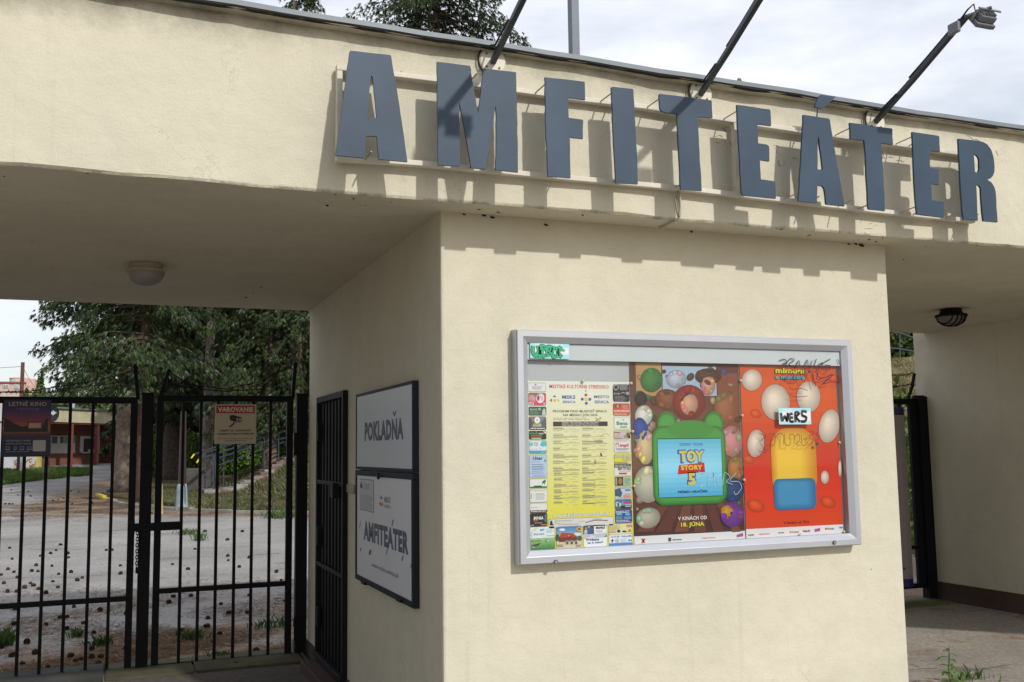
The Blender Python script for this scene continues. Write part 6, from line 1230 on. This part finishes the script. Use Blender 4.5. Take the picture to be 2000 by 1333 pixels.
pts = []
while len(pts) < 42000:
    px = random.uniform(285, 640); Y = random.uniform(14.5, 33); X = onY(px, 900, Y)[0]
    if X < float(yard_right(Y))+.3: continue
    if random.random() > .35+.65*(math.sin(X*1.7+Y)*.5+.5): continue
    pts.append(grd(X, Y, -.01))
blades('bank_grass', 'mixed green and dry grass on the bank behind the kerb', pts, .13, .009, GG, 81)
pts = []
while len(pts) < 16000:
    px = random.uniform(-40, 175); Y = random.uniform(37.5+max(0, px)*.045, 54); lim_ = 50+4*math.sin(px*.05)
    X = onY(px, 900, Y)[0]; 
    if math.sin(X*2.2+Y)*math.sin(Y*1.1) > .55: continue
    pts.append(grd(X, Y, .0))
blades('verge_grass', 'fresh green grass in front of the kiosk', pts, .17, .012, [(.10, .19, .03), (.13, .22, .04), (.08, .15, .03), (.16, .22, .06)], 82)
pts = []
while len(pts) < 26000:
    px = random.uniform(1725, 1800); Y = random.uniform(8, 24); X = onY(px, 800, Y)[0]; pts.append(grd(X, Y, 0))
blades('slope_grass', 'dry yellow grass on the slope seen through the right passage', pts, .12, .008, [(.30, .24, .12), (.24, .19, .09), (.16, .17, .06), (.34, .27, .15)], 83)
pts = []
while len(pts) < 46000:
    if random.random() < .62: X = random.uniform(-3.4, 1.6); Y = random.uniform(D+.1, 9)
    else: Y = random.uniform(16, 29); X = random.uniform(-6, float(yard_right(Y)))
    if random.random() < min(1, float(litter(X, Y))*1.5)**1.5*(.5+.5*math.sin(X*3.1+2*math.sin(Y*2.3))): pts.append((X, Y, float(gbase(Y))+.006))
blades('needle_litter', 'brown fallen needles scattered over the asphalt', pts, .09, .0035, [(.15, .085, .045), (.22, .14, .075), (.09, .05, .03), (.28, .2, .12)], 84, 'litter', lie=True)
# weed clumps on the asphalt
for i, (px, py, r_, h_, n_) in enumerate([(8, 1262, .07, .13, 90), (535, 1225, .20, .07, 110), (372, 1250, .09, .07, 90), (430, 1286, .10, .05, 90), (195, 1262, .08, .07, 80), (368, 1052, .22, .10, 90), (390, 1062, .12, .12, 60), (235, 1175, .06, .06, 50), (548, 1024, .4, .16, 160), (150, 1245, .06, .07, 60)]):
    P = onZ(px, py, 0); P = grd(P[0], P[1]); pts = [(P[0]+random.gauss(0, r_*.5), P[1]+random.gauss(0, r_*.5), P[2]) for _ in range(n_)]
    nm = ['upright weed tuft at the far left edge inside the gate', 'wide leafy weed clump beside the right hinge post', 'small green weed just inside the right leaf', 'low weeds at the foot of the right leaf', 'small weed inside the left leaf near its bottom rail', 'sparse weed patch in an asphalt crack', 'second weed tuft in the same asphalt crack', 'tiny weed in the middle of the yard asphalt', 'green weed clump by the kerb at the right', 'tiny weed beside the brown litter'][i]
    o = blades('weed', nm, pts, h_, .005, [(.07, .13, .03), (.10, .16, .05), (.05, .10, .02)], 90+i, 'weed', None)
# thistle-like weeds at the lower right
def weed(px, py, h, label, seed, nl=13):
    rg = np.random.default_rng(seed); B = onZ(px, py, .004); root = thing('tall_weed', B, label, 'weed'); mb = MB()
    top = B+np.array([.01, 0, h]); mb.tube([B, B+np.array([-.006, 0, h*.5]), top], [.007, .005, .002], 6, (.14, .22, .05)); mb.build('stem', 'leaf', root)
    mb = MB()
    for k in range(nl):
        t = .05+.9*k/(nl-1); az = k*2.4+rg.uniform(-.3, .3); Lf = h*(.62-.42*t)*rg.uniform(.8, 1.2)*(1.1 if k % 3 == 0 else .8); d = np.array([math.cos(az), math.sin(az), 0]); s_ = np.array([-d[1], d[0], 0]); b0 = B+np.array([0, 0, h*t]); wd = Lf*.13; nseg = 7; rise = rg.uniform(.35, .8); vs = []
        for j in range(nseg+1):
            u = j/nseg; c_ = b0+d*Lf*u+np.array([0, 0, 1])*Lf*(rise*u-.75*u*u); ww = wd*(1.7 if j % 2 else .7)*math.sin(math.pi*min(.98, u*.85+.12)); vs += [c_-s_*ww+np.array([0, 0, .002]), c_, c_+s_*ww+np.array([0, 0, .002])]
        cl = (.10*rg.uniform(.8, 1.3), .20*rg.uniform(.8, 1.2), .045)
        mb.add(vs, [(3*j, 3*j+1, 3*j+4, 3*j+3) for j in range(nseg)]+[(3*j+1, 3*j+2, 3*j+5, 3*j+4) for j in range(nseg)], cl)
    mb.build('leaves', 'leaf', root)
weed(1857, 1345, .27, 'tall green thistle-like weed growing from the pavement crack at the lower right', 5)
weed(1955, 1352, .11, 'short pointed green weed at the lower right corner', 6, 7)
P = onZ(1885, 1330, 0); blades('weed', 'thin sparse grassy weed beside the tall thistle', [(P[0]+random.gauss(0, .09), P[1]+random.gauss(0, .03), .004) for _ in range(60)], .07, .0025, [(.12, .20, .06)], 99, 'weed', None)
mb = MB(); tw = []
for x0_, y0_, x1_, y1_ in ((1882, 1271, 1902, 1268), (1952, 1311, 1975, 1304), (1832, 1253, 1846, 1255), (1790, 1333, 1830, 1326), (1776, 1297, 1796, 1303), (1812, 1325, 1835, 1328), (1840, 1232, 1846, 1233)):
    a = onZ(x0_, y0_, .008); b = onZ(x1_, y1_, .008); mb.tube([a, (a+b)/2+np.array([.003, .004, .004]), b], .0025, 4, (.34, .26, .15))
tag(mb.build('straw', 'straw'), 'dry straws and bits on the pavement at the lower right', 'litter', kind='stuff')
mb = MB()
for (pts_) in ([(1775, 1309), (1800, 1306), (1826, 1306), (1850, 1310)], [(1872, 1309), (1910, 1308), (1940, 1304), (1965, 1299), (1985, 1297)]):
    Q = [onZ(x, y, .0052) for x, y in pts_]; vs = []
    for i, p in enumerate(Q): w_ = .004 if 0 < i < len(Q)-1 else .0012; vs += [p+np.array([0, w_, 0]), p-np.array([0, w_, 0])]
    mb.add(vs, [(2*i, 2*i+1, 2*i+3, 2*i+2) for i in range(len(Q)-1)], (.02, .018, .018))
tag(mb.build('pavement_crack', 'straw'), 'thin dark crack across the pavement', 'crack', kind='structure')

# bark chips and leaf bits on the yard
mb = MB(); k_ = 0
while k_ < 900:
    Y = random.uniform(3.8, 16)**1.0; X = random.uniform(-5, 3.2)
    if random.random() > .25+float(litter(X, Y)): continue
    s_ = random.uniform(.006, .022); a_ = random.uniform(0, 3.14); z = float(gbase(Y))+.008; ca, sa = math.cos(a_)*s_, math.sin(a_)*s_
    mb.add([(X-ca, Y-sa, z), (X+sa*.4, Y-ca*.4, z+s_*.25), (X+ca, Y+sa, z+.002), (X-sa*.5, Y+ca*.5, z)], [(0, 1, 2, 3)], random.choice([(.12, .07, .04), (.07, .045, .03), (.22, .15, .08), (.16, .14, .10)])); k_ += 1
tag(mb.build('debris', 'straw'), 'small bark chips and leaf scraps on the asphalt', 'litter', kind='stuff')
# pine cones
cl_ = [(60,528),(362,509),(338,554),(302,570),(240,583),(408,570),(414,590),(73,600),(216,633),(312,636),(192,667),(228,669),(47,657),(82,673),(7,690),(107,706),(352,685),(426,674),(24,741),(184,741),(198,755),(150,768),(316,730),(345,765),(230,776),(45,792),(97,792),(276,800),(467,724),(494,708),(722,634),(722,684),(640,551),(673,551),(786,628),(95,898),(444,884),(602,907),(366,948),(398,944),(622,843),(759,926),(278,990),(500,982),(90,990),(402,1018),(565,1040),(8,1130),(160,1100),(66,1180),(210,1164),(420,1183),(455,1213),(487,1203),(553,1192),(610,1187),(757,1137),(550,1140),(132,1228),(284,1258),(590,1232),(1035,626),(1133,656),(1171,541),(1230,429),(1455,429),(1367,576),(1373,602),(1500,586),(1440,642),(1660,673),(1690,724),(1145,817),(1044,822),(1018,858),(1326,867),(1716,847),(1495,813),(1247,953),(1380,922),(1491,920),(1247,1004),(1095,1030),(1280,1097),(1078,1050),(1545,1148),(1415,1232),(1318,1048),(1156,1080),(1370,480),(426,184),(472,188),(350,235),(385,228),(318,243),(170,188),(68,178),(106,207),(432,264),(553,256),(30,263),(55,263),(75,263),(185,215)]
def cone_mesh():
    rg = np.random.default_rng(3); mb = MB(); L_ = .062
    mb.lathe((0, 0, 0), [(.001, -.03), (.014, -.024), (.019, -.01), (.018, .008), (.010, .026), (.001, .032)], 8, (.06, .035, .025))
    for k in range(58):
        t = k/57; z = -.028+L_*t*.98; rr = .022*math.sin(math.pi*min(.95, .14+t*.80))**.8; az = k*2.39996; d = np.array([math.cos(az), math.sin(az), 0]); s_ = np.array([-d[1], d[0], 0]); c_ = np.array([0, 0, z]); w_ = .0075
        tip = c_+d*(rr+.009)+np.array([0, 0, .006]); mb.add([c_+d*rr*.5-s_*w_*.5, c_+d*rr*.5+s_*w_*.5, tip+s_*w_-d*.002, tip+np.array([0, 0, .003]), tip-s_*w_-d*.002], [(0, 1, 2, 3, 4)], tuple(np.array((.058, .036, .026))*rg.uniform(.5, 1.7)))
    return mb
proto = None
for i, (cx, cyy) in enumerate(cl_):
    px, py = cx/3.078, 900+cyy/3.078
    P = onZ(px, py+1.2, .0); P = np.array([P[0], P[1], float(gbase(P[1]))]) if P[1] < 14 else ghit(px, py+1, 10)
    far = P[1] > 14
    if proto is None: proto = cone_mesh().build('pine_cone', 'cone', loc=(0, 0, 0)); o = proto
    else: o = proto.copy(); C.objects.link(o)
    s_ = random.uniform(.62, .95)*(1.2 if far else 1.0); o.scale = (s_, s_, s_); o.rotation_euler = (math.pi/2+random.uniform(-.4, .4), random.uniform(-.3, .3), random.uniform(0, 6.28)); o.location = (P[0], P[1], P[2]+.024*s_)
    if far: tag(o, 'brown pine cone on the far asphalt near the kerb end', 'pine cone', 'pine cones on the far asphalt')
    elif cyy > 800: tag(o, 'brown pine cone on the littered ground close behind the gate', 'pine cone', 'pine cones close behind the gate')
    else: tag(o, 'brown pine cone on the bare grey middle of the yard', 'pine cone', 'pine cones on the open yard')
